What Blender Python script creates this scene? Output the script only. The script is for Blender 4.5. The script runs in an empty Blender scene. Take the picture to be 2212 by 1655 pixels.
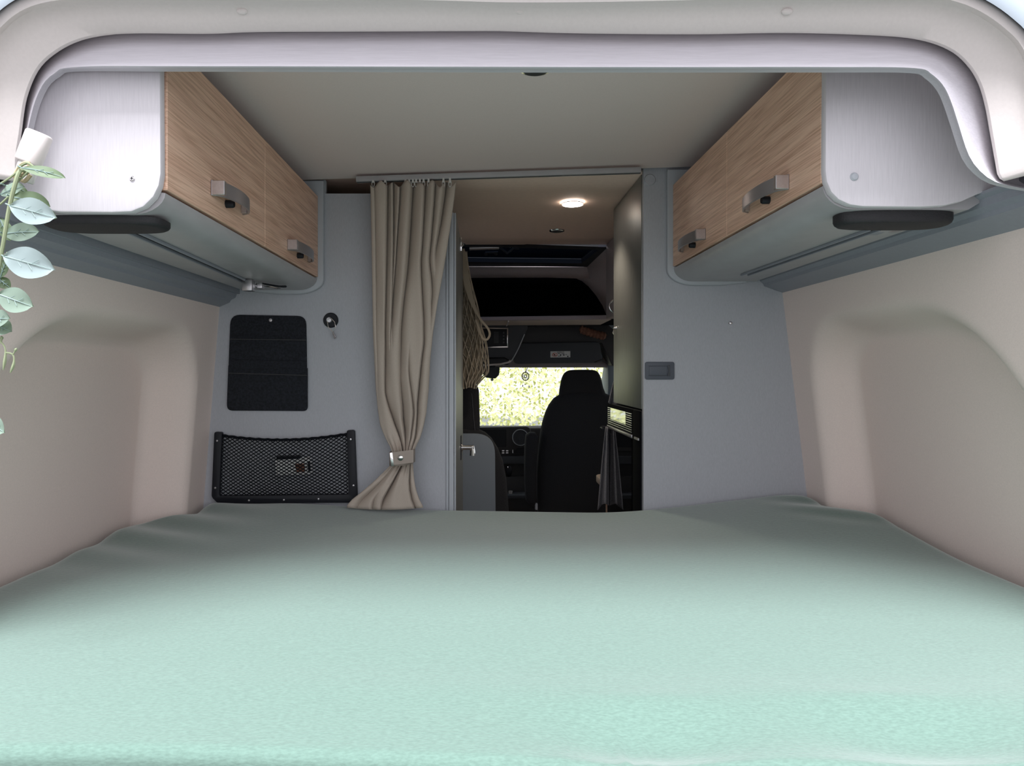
import bpy, bmesh, math, random
from mathutils import Vector, Matrix
random.seed(7)
SC = bpy.context.scene
COL = SC.collection

# ------------------------------------------------------------------ camera, sky, sun, exposure
H = 1.26                      # eye height above the van floor
FPX, VX, VY = 1500.0, 1045.0, 806.0
W, HT = 2212.0, 1655.0
cam_d = bpy.data.cameras.new('camera'); cam = bpy.data.objects.new('camera', cam_d); COL.objects.link(cam)
cam.location = (0, 0, H); cam.rotation_euler = (math.pi/2, 0, 0)
cam_d.sensor_width = 36; cam_d.lens = FPX/W*36
cam_d.shift_x = (W/2-VX)/W; cam_d.shift_y = -(HT/2-VY)/W
cam_d.clip_start = .02
SC.camera = cam

world = bpy.data.worlds.new('sky'); SC.world = world; world.use_nodes = True
wn = world.node_tree.nodes; bgn = wn['Background']
bgn.inputs['Color'].default_value = (.94, .945, 1.0, 1)
bgn.inputs['Strength'].default_value = 1.36

sun_d = bpy.data.lights.new('sun', 'SUN'); sun = bpy.data.objects.new('sun', sun_d); COL.objects.link(sun)
sun_d.energy = 7.6; sun_d.angle = .50; sun_d.color = (.95, .96, 1.0)
sun.rotation_euler = Vector((.12, .44, -1.0)).to_track_quat('-Z', 'Y').to_euler()

SC.view_settings.view_transform = 'Standard'; SC.view_settings.look = 'None'
SC.view_settings.gamma = 1; SC.view_settings.use_curve_mapping = False
SC.view_settings.exposure = 0.22

# ------------------------------------------------------------------ helpers
def P(px, py, Y):
    return Vector(((px-VX)/FPX*Y, Y, H-(py-VY)/FPX*Y))

def lerp(a, b, t): return a+(b-a)*t
def sst(a, b, x):
    t = max(0, min(1, (x-a)/(b-a))); return t*t*(3-2*t)

def resample(pts, n, smooth=0):
    pts = [Vector(p) for p in pts]
    if smooth:
        out = []
        for i in range(len(pts)-1):
            p0 = pts[max(i-1, 0)]; p1 = pts[i]; p2 = pts[i+1]; p3 = pts[min(i+2, len(pts)-1)]
            for k in range(smooth):
                t = k/smooth
                out.append(.5*((2*p1)+(p2-p0)*t+(2*p0-5*p1+4*p2-p3)*t*t+(3*p1-p0-3*p2+p3)*t**3))
        out.append(pts[-1]); pts = out
    d = [0]
    for i in range(1, len(pts)): d.append(d[-1]+(pts[i]-pts[i-1]).length)
    res = []; j = 0
    for k in range(n):
        t = d[-1]*k/(n-1)
        while j < len(pts)-2 and d[j+1] < t: j += 1
        s = d[j+1]-d[j]
        res.append(pts[j].lerp(pts[j+1], (t-d[j])/s if s > 1e-9 else 0))
    return res

def rpoly(pts, r, n=5):
    """2-D polygon with rounded corners; r one radius or one per corner"""
    out = []; N = len(pts)
    for i in range(N):
        p = Vector(pts[i][:2]); a = Vector(pts[i-1][:2]); b = Vector(pts[(i+1) % N][:2])
        rr = r[i] if isinstance(r, (list, tuple)) else r
        if rr <= 0: out.append(tuple(p)); continue
        u = (a-p); v = (b-p); ang = u.angle(v)
        dd = min(rr/math.tan(ang/2), .48*u.length, .48*v.length); rr = dd*math.tan(ang/2)
        u.normalize(); v.normalize()
        s = p+u*dd; e = p+v*dd
        for k in range(n+1):
            t = k/n
            out.append(tuple((1-t)**2*s+2*t*(1-t)*p+t*t*e))
    return out

class MB:
    def __init__(s): s.v = []; s.f = []
    def add(s, vs, fs):
        o = len(s.v); s.v += [Vector(v) for v in vs]; s.f += [[i+o for i in f] for f in fs]; return s
    def box(s, a, b):
        (x0, y0, z0), (x1, y1, z1) = a, b
        return s.add([(x0,y0,z0),(x1,y0,z0),(x1,y1,z0),(x0,y1,z0),(x0,y0,z1),(x1,y0,z1),(x1,y1,z1),(x0,y1,z1)],
                     [(3,2,1,0),(4,5,6,7),(0,1,5,4),(1,2,6,5),(2,3,7,6),(3,0,4,7)])
    def prism(s, poly, ax, a, b):
        n = len(poly)
        def m(p, t): return {'x': (t, p[0], p[1]), 'y': (p[0], t, p[1]), 'z': (p[0], p[1], t)}[ax]
        return s.add([m(p, a) for p in poly]+[m(p, b) for p in poly],
                     [list(range(n))[::-1], list(range(n, 2*n))]+[(i, (i+1) % n, n+(i+1) % n, n+i) for i in range(n)])
    def loft(s, rings, closed=True, caps=True):
        n = len(rings[0]); o = []
        for r in rings: o += list(r)
        f = []
        for i in range(len(rings)-1):
            for k in range(n if closed else n-1):
                f.append((i*n+k, i*n+(k+1) % n, (i+1)*n+(k+1) % n, (i+1)*n+k))
        if caps and closed: f.append(list(range(n))[::-1]); f.append([(len(rings)-1)*n+k for k in range(n)])
        return s.add(o, f)
    def grid(s, rows): return s.loft(rows, closed=False)
    def tube(s, pts, r, n=8, closed=False, flat=1.0, up=None):
        pts = [Vector(p) for p in pts]; rings = []; N = len(pts); last = None
        for i, p in enumerate(pts):
            a = pts[i-1] if (i or closed) else pts[0]; b = pts[(i+1) % N] if (i < N-1 or closed) else pts[-1]
            t = (b-a).normalized()
            if last is None:
                ref = Vector(up) if up else (Vector((0,0,1)) if abs(t.z) < .9 else Vector((0,1,0)))
            else: ref = last
            u = (ref-t*ref.dot(t)).normalized(); last = u; w = t.cross(u)
            rr = r[i] if isinstance(r, (list, tuple)) else r
            rings.append([p+(u*math.cos(2*math.pi*k/n)*flat+w*math.sin(2*math.pi*k/n))*rr for k in range(n)])
        if closed: rings.append(rings[0])
        return s.loft(rings, caps=not closed)
    def lathe(s, prof, c=(0,0,0), ax='z', n=24, sx=1, sy=1):
        c = Vector(c); rings = []
        for r, h in prof:
            ring = []
            for k in range(n):
                a = 2*math.pi*k/n; x = r*math.cos(a)*sx; y = r*math.sin(a)*sy
                ring.append(c+Vector({'z': (x,y,h), 'y': (x,h,y), 'x': (h,x,y)}[ax]))
            rings.append(ring)
        return s.loft(rings)
    def ball(s, c, r, n=12, m=8, sc=(1,1,1)):
        pr = [(math.sin(math.pi*i/m)*r+1e-5, -math.cos(math.pi*i/m)*r) for i in range(m+1)]
        k = len(s.v); s.lathe(pr, (0,0,0), 'z', n)
        for i in range(k, len(s.v)): s.v[i] = Vector((s.v[i].x*sc[0], s.v[i].y*sc[1], s.v[i].z*sc[2]))+Vector(c)
        return s
    def xf(s, M, start=0):
        for i in range(start, len(s.v)): s.v[i] = M @ s.v[i]
        return s

ORG = {}
def tag(o, label=None, cat=None, group=None, kind=None):
    if label: o['label'] = label
    if cat: o['category'] = cat
    if group: o['group'] = group
    if kind: o['kind'] = kind
    return o

def build(name, mb, mat, parent=None, origin=None, bevel=0, seg=2, sharp=35, thick=0, sub=0, recalc=True):
    me = bpy.data.meshes.new(name)
    if origin is None:
        if parent: origin = ORG[parent.name]
        else:
            origin = Vector((sum(v.x for v in mb.v), sum(v.y for v in mb.v), 0))/len(mb.v); origin.z = min(v.z for v in mb.v)
    origin = Vector(origin)
    me.from_pydata([tuple(v-origin) for v in mb.v], [], mb.f)
    bm = bmesh.new(); bm.from_mesh(me)
    if recalc: bmesh.ops.recalc_face_normals(bm, faces=bm.faces)
    if bevel:
        es = [e for e in bm.edges if len(e.link_faces) == 2 and e.calc_face_angle(0) > math.radians(32)]
        bmesh.ops.bevel(bm, geom=es, offset=bevel, segments=seg, profile=.5, affect='EDGES', clamp_overlap=True)
    bm.to_mesh(me); bm.free()
    for p in me.polygons: p.use_smooth = True
    me.set_sharp_from_angle(angle=math.radians(sharp))
    o = bpy.data.objects.new(name, me); COL.objects.link(o)
    me.materials.append(mat)
    if thick:
        m = o.modifiers.new('thick', 'SOLIDIFY'); m.thickness = thick; m.offset = 0
    if sub:
        m = o.modifiers.new('sub', 'SUBSURF'); m.levels = sub; m.render_levels = sub
    if parent: o.parent = parent; o.location = origin-ORG[parent.name]
    else: o.location = origin
    ORG[o.name] = origin
    return o

def thing(name, loc, label, cat, group=None, kind=None):
    o = bpy.data.objects.new(name, None); COL.objects.link(o); o.location = loc
    o.empty_display_size = .05
    ORG[o.name] = Vector(loc)
    return tag(o, label, cat, group, kind)

def struct(name, mb, mat, parent=None, **k):
    o = build(name, mb, mat, parent, **k)
    if not parent: o['kind'] = 'structure'
    return o

# ------------------------------------------------------------------ materials
def mat(name, col, rough=.6, metal=0, vary=0, scale=(1,1,1), nscale=20, bump=0, bscale=None, sheen=0, spec=.5, detail=4, col2=None, coat=0, dist=.002):
    m = bpy.data.materials.new(name); m.use_nodes = True; nt = m.node_tree; N = nt.nodes; L = nt.links
    b = N['Principled BSDF']
    b.inputs['Base Color'].default_value = (*col, 1); b.inputs['Roughness'].default_value = rough
    b.inputs['Metallic'].default_value = metal; b.inputs['Specular IOR Level'].default_value = spec
    if sheen: b.inputs['Sheen Weight'].default_value = sheen; b.inputs['Sheen Roughness'].default_value = .4
    if coat: b.inputs['Coat Weight'].default_value = coat
    if vary or bump:
        tc = N.new('ShaderNodeTexCoord'); mp = N.new('ShaderNodeMapping'); mp.inputs['Scale'].default_value = scale
        L.new(tc.outputs['Object'], mp.inputs['Vector'])
        nz = N.new('ShaderNodeTexNoise'); nz.inputs['Scale'].default_value = nscale; nz.inputs['Detail'].default_value = detail
        L.new(mp.outputs['Vector'], nz.inputs['Vector'])
        if vary:
            r = N.new('ShaderNodeValToRGB'); r.color_ramp.elements[0].position = .3; r.color_ramp.elements[1].position = .7
            c2 = col2 if col2 else tuple(min(1, c*(1+vary)) for c in col)
            c1 = tuple(c*(1-vary) for c in col) if not col2 else col
            r.color_ramp.elements[0].color = (*c1, 1); r.color_ramp.elements[1].color = (*c2, 1)
            L.new(nz.outputs['Fac'], r.inputs['Fac']); L.new(r.outputs['Color'], b.inputs['Base Color'])
        if bump:
            src = nz
            if bscale:
                src = N.new('ShaderNodeTexNoise'); src.inputs['Scale'].default_value = bscale; src.inputs['Detail'].default_value = 3
                L.new(mp.outputs['Vector'], src.inputs['Vector'])
            bp = N.new('ShaderNodeBump'); bp.inputs['Strength'].default_value = bump; bp.inputs['Distance'].default_value = dist
            L.new(src.outputs['Fac'], bp.inputs['Height']); L.new(bp.outputs['Normal'], b.inputs['Normal'])
    return m

def wood(name, c1, c2, c3):
    m = mat(name, c1, rough=.5); nt = m.node_tree; N = nt.nodes; L = nt.links; b = N['Principled BSDF']
    tc = N.new('ShaderNodeTexCoord'); mp = N.new('ShaderNodeMapping'); mp.inputs['Scale'].default_value = (6, .9, 8)
    L.new(tc.outputs['Object'], mp.inputs['Vector'])
    big = N.new('ShaderNodeTexNoise'); big.inputs['Scale'].default_value = 1.6; big.inputs['Detail'].default_value = 3
    L.new(mp.outputs['Vector'], big.inputs['Vector'])
    wv = N.new('ShaderNodeTexWave'); wv.wave_type = 'RINGS'; wv.rings_direction = 'Y'
    wv.inputs['Scale'].default_value = 1.3; wv.inputs['Distortion'].default_value = 5; wv.inputs['Detail'].default_value = 3; wv.inputs['Detail Scale'].default_value = .8
    L.new(mp.outputs['Vector'], wv.inputs['Vector'])
    mp2 = N.new('ShaderNodeMapping'); mp2.inputs['Scale'].default_value = (60, 3.5, 190); L.new(tc.outputs['Object'], mp2.inputs['Vector'])
    fine = N.new('ShaderNodeTexNoise'); fine.inputs['Scale'].default_value = 2.2; fine.inputs['Detail'].default_value = 5
    L.new(mp2.outputs['Vector'], fine.inputs['Vector'])
    r = N.new('ShaderNodeValToRGB'); r.color_ramp.elements[0].color = (*c1, 1); r.color_ramp.elements[1].color = (*c2, 1)
    mx = N.new('ShaderNodeMix'); mx.data_type = 'FLOAT'; mx.inputs[0].default_value = .5
    L.new(big.outputs['Fac'], mx.inputs[2]); L.new(wv.outputs['Fac'], mx.inputs[3]); L.new(mx.outputs[0], r.inputs['Fac'])
    r2 = N.new('ShaderNodeValToRGB'); r2.color_ramp.elements[0].position = .36; r2.color_ramp.elements[1].position = .56
    r2.color_ramp.elements[0].color = (*c3, 1); r2.color_ramp.elements[1].color = (1, 1, 1, 1)
    L.new(fine.outputs['Fac'], r2.inputs['Fac'])
    mc = N.new('ShaderNodeMix'); mc.data_type = 'RGBA'; mc.blend_type = 'MULTIPLY'; mc.inputs[0].default_value = 1
    L.new(r.outputs['Color'], mc.inputs[6]); L.new(r2.outputs['Color'], mc.inputs[7]); L.new(mc.outputs[2], b.inputs['Base Color'])
    bp = N.new('ShaderNodeBump'); bp.inputs['Strength'].default_value = .15; bp.inputs['Distance'].default_value = .001
    L.new(fine.outputs['Fac'], bp.inputs['Height']); L.new(bp.outputs['Normal'], b.inputs['Normal'])
    return m

def emit(name, col, s):
    m = bpy.data.materials.new(name); m.use_nodes = True; b = m.node_tree.nodes['Principled BSDF']
    b.inputs['Base Color'].default_value = (*col, 1); b.inputs['Emission Color'].default_value = (*col, 1); b.inputs['Emission Strength'].default_value = s
    return m

def pane(name, tint=(1,1,1), gloss=.07):
    m = bpy.data.materials.new(name); m.use_nodes = True; N = m.node_tree.nodes; L = m.node_tree.links
    N.remove(N['Principled BSDF'])
    t = N.new('ShaderNodeBsdfTransparent'); t.inputs['Color'].default_value = (*tint, 1)
    g = N.new('ShaderNodeBsdfGlossy'); g.inputs['Roughness'].default_value = .02
    x = N.new('ShaderNodeMixShader'); x.inputs['Fac'].default_value = gloss
    L.new(t.outputs[0], x.inputs[1]); L.new(g.outputs[0], x.inputs[2]); L.new(x.outputs[0], N['Material Output'].inputs['Surface'])
    return m

def leafmat(name, col, trans=.35, vary=.15):
    m = mat(name, col, rough=.55, vary=vary, nscale=25); N = m.node_tree.nodes; L = m.node_tree.links; b = N['Principled BSDF']
    t = N.new('ShaderNodeBsdfTranslucent'); t.inputs['Color'].default_value = (min(1, col[0]*1.3), min(1, col[1]*1.25), col[2]*.8, 1)
    x = N.new('ShaderNodeMixShader'); x.inputs['Fac'].default_value = trans
    L.new(b.outputs[0], x.inputs[1]); L.new(t.outputs[0], x.inputs[2]); L.new(x.outputs[0], N['Material Output'].inputs['Surface'])
    return m

M = {}
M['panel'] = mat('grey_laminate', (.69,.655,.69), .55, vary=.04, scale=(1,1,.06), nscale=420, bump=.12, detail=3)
M['cloth_trim'] = mat('grey_brushed_trim', (.63,.60,.645), .6, vary=.05, scale=(.05,1,1), nscale=420, bump=.15, detail=3)
M['partition'] = mat('shaded_laminate', (.45,.46,.50), .55, vary=.05, scale=(1,1,.25), nscale=500, bump=.1, detail=3)  # same laminate as the end panels, its cool shade put into the colour
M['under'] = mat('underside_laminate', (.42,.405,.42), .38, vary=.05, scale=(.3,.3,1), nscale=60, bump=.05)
M['profile'] = mat('grey_profile', (.29,.30,.345), .45, vary=.03, nscale=120)
M['lip'] = mat('grey_edge_lip', (.45,.47,.51), .4)
M['cream'] = mat('cream_lining', (.88,.745,.69), .7, vary=.03, nscale=300, bump=.25, bscale=420, dist=.0008)
M['header'] = mat('header_lining', (.655,.60,.58), .6, vary=.02, nscale=200, bump=.15, bscale=500, dist=.0006)
M['ceil'] = mat('ceiling_lining', (.86,.725,.70), .75, vary=.02, nscale=300)
M['ceil_hall'] = mat('hall_ceiling_board', (.84,.64,.53), .7, vary=.03, nscale=60)
M['oak'] = wood('oak_laminate', (.74,.47,.345), (.90,.63,.475), (.72,.65,.60))
M['steel'] = mat('brushed_steel', (.62,.60,.62), .32, metal=1, vary=.05, scale=(1,.1,1), nscale=200)
M['steel_dark'] = mat('satin_grey_metal', (.42,.40,.42), .36, metal=.8)
M['chrome'] = mat('chrome', (.8,.78,.78), .12, metal=1)
M['black'] = mat('black_plastic', (.012,.013,.018), .5, spec=.3)
M['blackfelt'] = mat('black_felt', (.012,.014,.020), .95, vary=.5, nscale=160, bump=.6, bscale=300)
M['blackgrain'] = mat('black_grained_plastic', (.016,.015,.018), .6, bump=.5, bscale=500, nscale=200)
M['net'] = mat('black_elastic_net', (.006,.007,.010), .8, spec=.1)
M['sheet'] = mat('green_jersey_sheet', (.113,.183,.152), .9, vary=.13, scale=(.35,1,1), nscale=420, bump=.35, bscale=260, sheen=.6, dist=.0015, detail=3)
M['mattress'] = mat('mattress_cover', (.55,.55,.52), .9)
M['curtain'] = mat('taupe_curtain_cloth', (.48,.41,.35), .75, vary=.04, scale=(1,1,.4), nscale=500, bump=.08, sheen=.15)
M['strap'] = mat('taupe_strap', (.36,.30,.26), .6)
M['leaf_pale'] = leafmat('eucalyptus_pale', (.31,.385,.39), .2, .06)
M['leaf_mid'] = leafmat('eucalyptus_mid', (.235,.315,.255), .25, .08)
M['leaf_green'] = leafmat('eucalyptus_green', (.15,.215,.12), .3, .12)
M['vein'] = mat('leaf_vein', (.25,.34,.32), .7)
M['stem'] = mat('garland_stem', (.25,.29,.17), .6)
M['slate'] = mat('slate_plastic', (.085,.095,.12), .5, bump=.15, bscale=500, nscale=100)
M['white'] = mat('white_plastic', (.70,.64,.62), .35)
M['clear'] = mat('milky_plastic', (.62,.60,.58), .25)
M['twine'] = mat('jute_twine', (.42,.35,.22), .9)
M['dark'] = mat('dark_cab_plastic', (.048,.046,.048), .55, bump=.2, bscale=400, nscale=100)
M['dark2'] = mat('slate_cab_fabric', (.075,.080,.092), .8)
M['seat'] = mat('black_seat_fabric', (.018,.018,.021), .95, vary=.3, nscale=300)
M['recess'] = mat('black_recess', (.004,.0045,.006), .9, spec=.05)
M['headliner'] = mat('cab_headliner', (.36,.31,.325), .9, vary=.04, nscale=200)
M['hall_panel'] = mat('olive_hall_panel', (.23,.235,.225), .45, metal=.55, vary=.12, scale=(1,1,.06), nscale=300, bump=.1)
M['ledge'] = mat('beige_ledge', (.66,.56,.47), .5)
M['gloss'] = mat('black_gloss', (.006,.006,.008), .03, coat=1, spec=.9)
M['bench'] = mat('grey_bench_board', (.20,.235,.275), .6, vary=.06, nscale=400)
M['towel'] = mat('grey_towel', (.17,.17,.185), .95, vary=.2, nscale=220, bump=.5)
M['jute'] = mat('beige_netting', (.34,.29,.225), .9)
M['jute_dark'] = mat('netting_shade', (.17,.14,.10), .95, vary=.2, nscale=60)  # darker copy of the netting: shade inside the bag painted as colour
M['tan'] = mat('tan_board', (.50,.40,.33), .5)
M['floorm'] = mat('van_floor', (.50,.42,.36), .6, vary=.1, nscale=30)
M['paint'] = mat('van_paint', (.36,.41,.46), .3, coat=.5)
M['rubber'] = mat('rubber_seal', (.012,.013,.018), .7)
M['ground'] = mat('asphalt', (.13,.13,.128), .9, vary=.15, nscale=8)
M['paper'] = mat('white_paper', (.86,.86,.85), .7)
M['red'] = mat('red_print', (.65,.10,.05), .6)
M['orange'] = mat('brown_quilt', (.22,.10,.065), .8, vary=.25, nscale=60)
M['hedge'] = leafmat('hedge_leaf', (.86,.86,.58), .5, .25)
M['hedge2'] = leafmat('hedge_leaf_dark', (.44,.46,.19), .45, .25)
M['lamp_on'] = emit('lamp_on', (1,.93,.84), 14)
M['glass'] = pane('clear_glass', (.95,.97,.95), .05)
M['tint'] = pane('tinted_skylight', (.014,.020,.032), .03)
# ------------------------------------------------------------------ setting: ground, floor, body shell
mb = MB().box((-30,-30,-.72), (30,30,-.66)); struct('ground', mb, M['ground'])
mb = MB().box((-1.06,.80,-.06), (1.18,5.35,0)); struct('floor', mb, M['floorm'])

def outer(name, x0, x1):
    mb = MB(); zt = H+.74
    mb.box((x0,1.0,-.25), (x1,2.95,zt)); mb.box((x0,3.6,-.25), (x1,4.0,zt)); mb.box((x0,2.95,-.25), (x1,3.6,H-.32)); mb.box((x0,2.95,H+.12), (x1,3.6,zt))
    mb.box((x0,4.0,-.25), (x1,5.35,H-.32))
    mb.box((x0,4.0,H+.12), (x1,4.9,zt)); mb.box((x0,4.9,H-.32), (x1,5.35,H-.05))
    o = struct(name, mb, M['paint'])
    return o
outer('wall_outer_left', -1.085, -1.06); outer('wall_outer_right', 1.18, 1.205)
for n, x, y in (('window_1', -1.072, 4.0), ('window_2', 1.192, 4.0), ('window_added_left', -1.072, 2.9), ('window_added_right', 1.192, 2.9)):  # the two passage windows are unseen, added to brighten the passage ceiling
    struct(n, MB().box((x-.002,y+(.05 if y < 3 else 0),H-.32), (x+.002,y+(.7 if y < 3 else .9),H+.12)), M['glass'])
ROOF = [(3.74,H+.685),(3.9,H+.66),(4.40,H+.62),(4.63,H+.36),(4.66,H+.075),(4.70,H+.085),(4.67,H+.39),(4.43,H+.66),(3.95,H+.70),(3.74,H+.725)]
R2 = [(1.0,H+.70),(3.38,H+.71),(3.38,H+.75),(1.0,H+.74)]; R3 = [(3.38,H+.71),(3.74,H+.685),(3.74,H+.725),(3.38,H+.75)]
mb = MB().prism(ROOF, 'x', -1.085, 1.205).prism(R2, 'x', -1.085, 1.205).prism(R3, 'x', -1.085, -.26).prism(R3, 'x', .60, 1.205)
struct('ceiling_outer', mb, M['paint'])

# rear ceiling (slightly tilted sideways) and hall ceiling
def cz(x): return H+.617+.0343*x
mb = MB(); mb.prism([(-1.04,cz(-1.04)),(1.15,cz(1.15)),(1.15,cz(1.15)+.02),(-1.04,cz(-1.04)+.02)], 'y', 1.02, 2.15)
struct('ceiling', mb, M['ceil'])
mb = MB().grid([[(x, y, H+.632+.004*math.sin(y*3)) for x in (-1.05,-.4,.2,.8,1.17)] for y in (2.19,2.4,2.7,3.0,3.2,3.37)])
struct('ceiling_hall', mb, M['ceil_hall'], thick=.012)

# side linings with the moulded niche that lengthens the bed
def lining(name, s, x0, z0, k, dep, ztop, zrec):
    ys = [1.0+i*(1.185)/74 for i in range(75)]; rows = []
    for j in range(80):
        zr = lerp(-.62, ztop, j/79); row = []
        for y in ys:
            b = x0+(z0-zr)*k
            # rounded-rectangle signed distance, niche open towards the bed
            cy, hy = 1.53, .50; cz_, hz = zrec-1.0, 1.0
            r = .17
            qy = abs(y-cy)-hy+r; qz = abs(zr-cz_)-hz+r
            d = math.hypot(max(qy,0), max(qz,0))+min(max(qy,qz),0)-r
            dl_ = -.8*(y-(1.39 if s > 0 else 1.31))+.6*(zr-zrec)
            k_ = .16; h_ = max(k_-abs(d-dl_), 0)/k_; d = max(d, dl_)+h_*h_*k_*.25
            wtop = sst(-.055, .010, d)
            row.append((s*(b+dep*(1-wtop)), y, H+zr))
        rows.append(row)
    return struct(name, MB().grid(rows), M['cream'], sharp=60)
wl = lining('wall_left', -1, .8246, .218, .081, .125, .55, .125)
wr = lining('wall_right', 1, .933, .252, .1215, .103, .55, .150)
p = P(427, 861, 2.02); c = MB().lathe([(.001,-.004),(.007,-.004),(.0085,-.001),(.0085,.004)], (0,0,0), 'y', 16)
c.xf(Matrix.Translation((-.925, 2.06, p.z)) @ Matrix.Rotation(math.radians(-35), 4, 'Z'))
build('screw_cap', c, M['cream'], wl)

# partition left of the passage and right of it
Yp = 2.17
mb = MB().box((-1.06,Yp,0), (-.4945,Yp+.018,cz(-.7)+.01)); struct('wall_inner_left', mb, M['partition'])
mb = MB().box((-.4945,Yp,0), (-.118,Yp+.018,H+.561)); struct('wall_inner_middle', mb, M['partition'])
mb = MB()
for x0, x1, y in ((-.1175,-.1095,Yp-.006), (-.1085,-.0935,Yp-.010), (-.0925,-.087,Yp-.005)):
    mb.box((x0,y,0), (x1,Yp+.02,H+.50))
struct('trim_1', mb, M['lip'], bevel=.0015)
mb = MB().box((.499,Yp,0), (1.18,Yp+.018,cz(.85)+.01)); wir = struct('wall_inner_right', mb, M['partition'])
for (px, py) in ((1398,389),):
    p = P(px, py, Yp); c = MB().lathe([(.0005,-.0045),(.016,-.0045),(.018,-.002),(.018,.001)], (p.x+.008,p.y,p.z), 'y', 24)
    build('cover_cap', c, M['partition'], wir)
# passage wall of the washroom (left) and of the tall cabinet (right)
mb = MB().box((-.107,Yp+.0205,0), (-.087,2.90,H+.50)); dl = struct('door_1', mb, M['hall_panel'])
hp = P(1005, 967, 2.62); hx = -.087
mb = MB().lathe([(.001,0),(.016,0),(.016,.006),(.009,.008),(.009,.045),(.0095,.05),(.001,.05)], (hx,2.62,hp.z), 'x', 16)
mb.tube([(hx+.042,2.62,hp.z+.006),(hx+.045,2.62,hp.z-.012),(hx+.045,2.62,hp.z-.03)], [.009,.010,.011], 10)
build('door_handle', mb, M['chrome'], dl)
mb = MB().box((hx,2.60,hp.z-.045), (hx+.003,2.64,hp.z+.045)); build('handle_plate', mb, M['black'], dl)
mb = MB().box((hx,2.5,H+.44), (hx+.008,2.53,H+.49)); build('hinge', mb, M['chrome'], dl, bevel=.001)
mb = MB().box((-1.04,2.90,0), (-.107,2.915,H+.50)); struct('wall_washroom', mb, M['dark2'])

# ------------------------------------------------------------------ rear opening: cream header, grey arch band
NA = 150
inner = [(-60,455),(-25,432),(8,412),(32,380),(45,350),(57,300),(68,250),(80,212),(98,178),(124,158),(156,149),(345,149),(700,150),(1100,151),(1500,151),(1785,151),(1972,152),(2008,164),(2034,190),(2050,225),(2065,270),(2085,330),(2105,362),(2140,390),(2190,404),(2250,414)]
outer_ = [(-75,440),(-35,418),(-2,398),(24,368),(38,330),(48,275),(60,205),(84,150),(120,114),(170,88),(230,75),(300,71),(450,72),(560,68),(800,67),(1050,66),(1110,67),(1250,71),(1500,73),(1700,70),(1900,76),(1990,86),(2052,108),(2090,140),(2115,180),(2130,230),(2141,290),(2153,360),(2168,388),(2200,400),(2255,408)]
def pc(pts, Y, n=NA): return [P(p.x, p.y, Y) for p in resample([Vector((a,b,0)) for a, b in pts], n, 6)]
# match the two curves by angle round the frame so that the band keeps its width
def match(pts, n=NA):
    r = resample([Vector((a,b,0)) for a, b in pts], 900, 6)
    out = []
    K = [(-60,440),(40,330),(120,130),(300,72),(1900,72),(2060,110),(2130,260),(2168,400),(2255,412)]
    # fractions at key anchors
    fr = [0]
    for kx, ky in K[1:-1]:
        i = min(range(900), key=lambda i: (r[i].x-kx)**2+(r[i].y-ky)**2); fr.append(i/899)
    fr.append(1)
    seg = [10,16,20,62,16,14,8,4]
    for a, s in enumerate(seg):
        for k in range(s):
            f = lerp(fr[a], fr[a+1], k/s)*899; i = int(f); out.append(r[i].lerp(r[min(i+1,899)], f-i))
    out.append(r[-1]); return out
ci = match(inner); co = match(outer_)
rows = []
for t, Y in ((0,1.094),(.1,1.092),(.3,1.087),(.5,1.081),(.7,1.074),(.85,1.068),(.92,1.066),(.955,1.069),(.975,1.076),(1.0,1.092)):
    rows.append([P(lerp(a.x,b.x,t), lerp(a.y,b.y,t), Y) for a, b in zip(co, ci)])
rows.append([v+Vector((0,.012,.001)) for v in rows[-1]])
rows.append([v+Vector((0,.004,.03)) for v in rows[-1]])
struct('trim_2', MB().grid(rows), M['cloth_trim'], sharp=50)

lip = [(-60,380),(-48,200),(-28,120),(2,72),(42,36),(90,16),(160,7),(300,6),(600,9),(900,9),(1100,14),(1300,13),(1500,9),(1700,5),(1900,2),(2010,3),(2070,14),(2120,36),(2165,68),(2200,105),(2225,170),(2240,260),(2248,372)]
outh = [(38,392),(36,345),(44,290),(56,212),(82,150),(120,113),(170,87),(230,74),(300,70),(450,71),(560,67),(800,66),(1050,65),(1110,66),(1250,70),(1500,72),(1700,69),(1900,75),(1990,85),(2052,107),(2090,139),(2115,179),(2130,229),(2141,289),(2152,350),(2158,380),(2170,390)]
def match2(pts, K):
    r = resample([Vector((a,b,0)) for a, b in pts], 900, 6); fr = [0]
    for kx, ky in K: fr.append(min(range(900), key=lambda i: (r[i].x-kx)**2+(r[i].y-ky)**2)/899)
    fr.append(1); out = []
    for a, s in enumerate([16,24,70,24,16]):
        for k in range(s):
            f = lerp(fr[a], fr[a+1], k/s)*899; i = int(f); out.append(r[i].lerp(r[min(i+1,899)], f-i))
    out.append(r[-1]); return out
a = match2(outh, [(56,212),(300,70),(1900,75),(2130,229)]); b = match2(lip, [(-35,140),(160,7),(1900,2),(2225,170)])
def off(c, d):
    out = []
    for i, p in enumerate(c):
        t = (c[min(i+1,len(c)-1)]-c[max(i-1,0)]).normalized(); out.append(p+Vector((t.y,-t.x,0))*d)
    return out
b1 = off(b, 10); b2 = off(b, 26); b3 = off(b, 42)
rows = [[P(p.x,p.y+.0,1.098) for p in a], [P(p.x,p.y,1.066) for p in a]]
rows.append([P(lerp(p.x,q.x,.05), lerp(p.y,q.y,.05), 1.062) for p, q in zip(a, b)])
rows.append([P(lerp(p.x,q.x,.5), lerp(p.y,q.y,.5), 1.050) for p, q in zip(a, b)])
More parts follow.
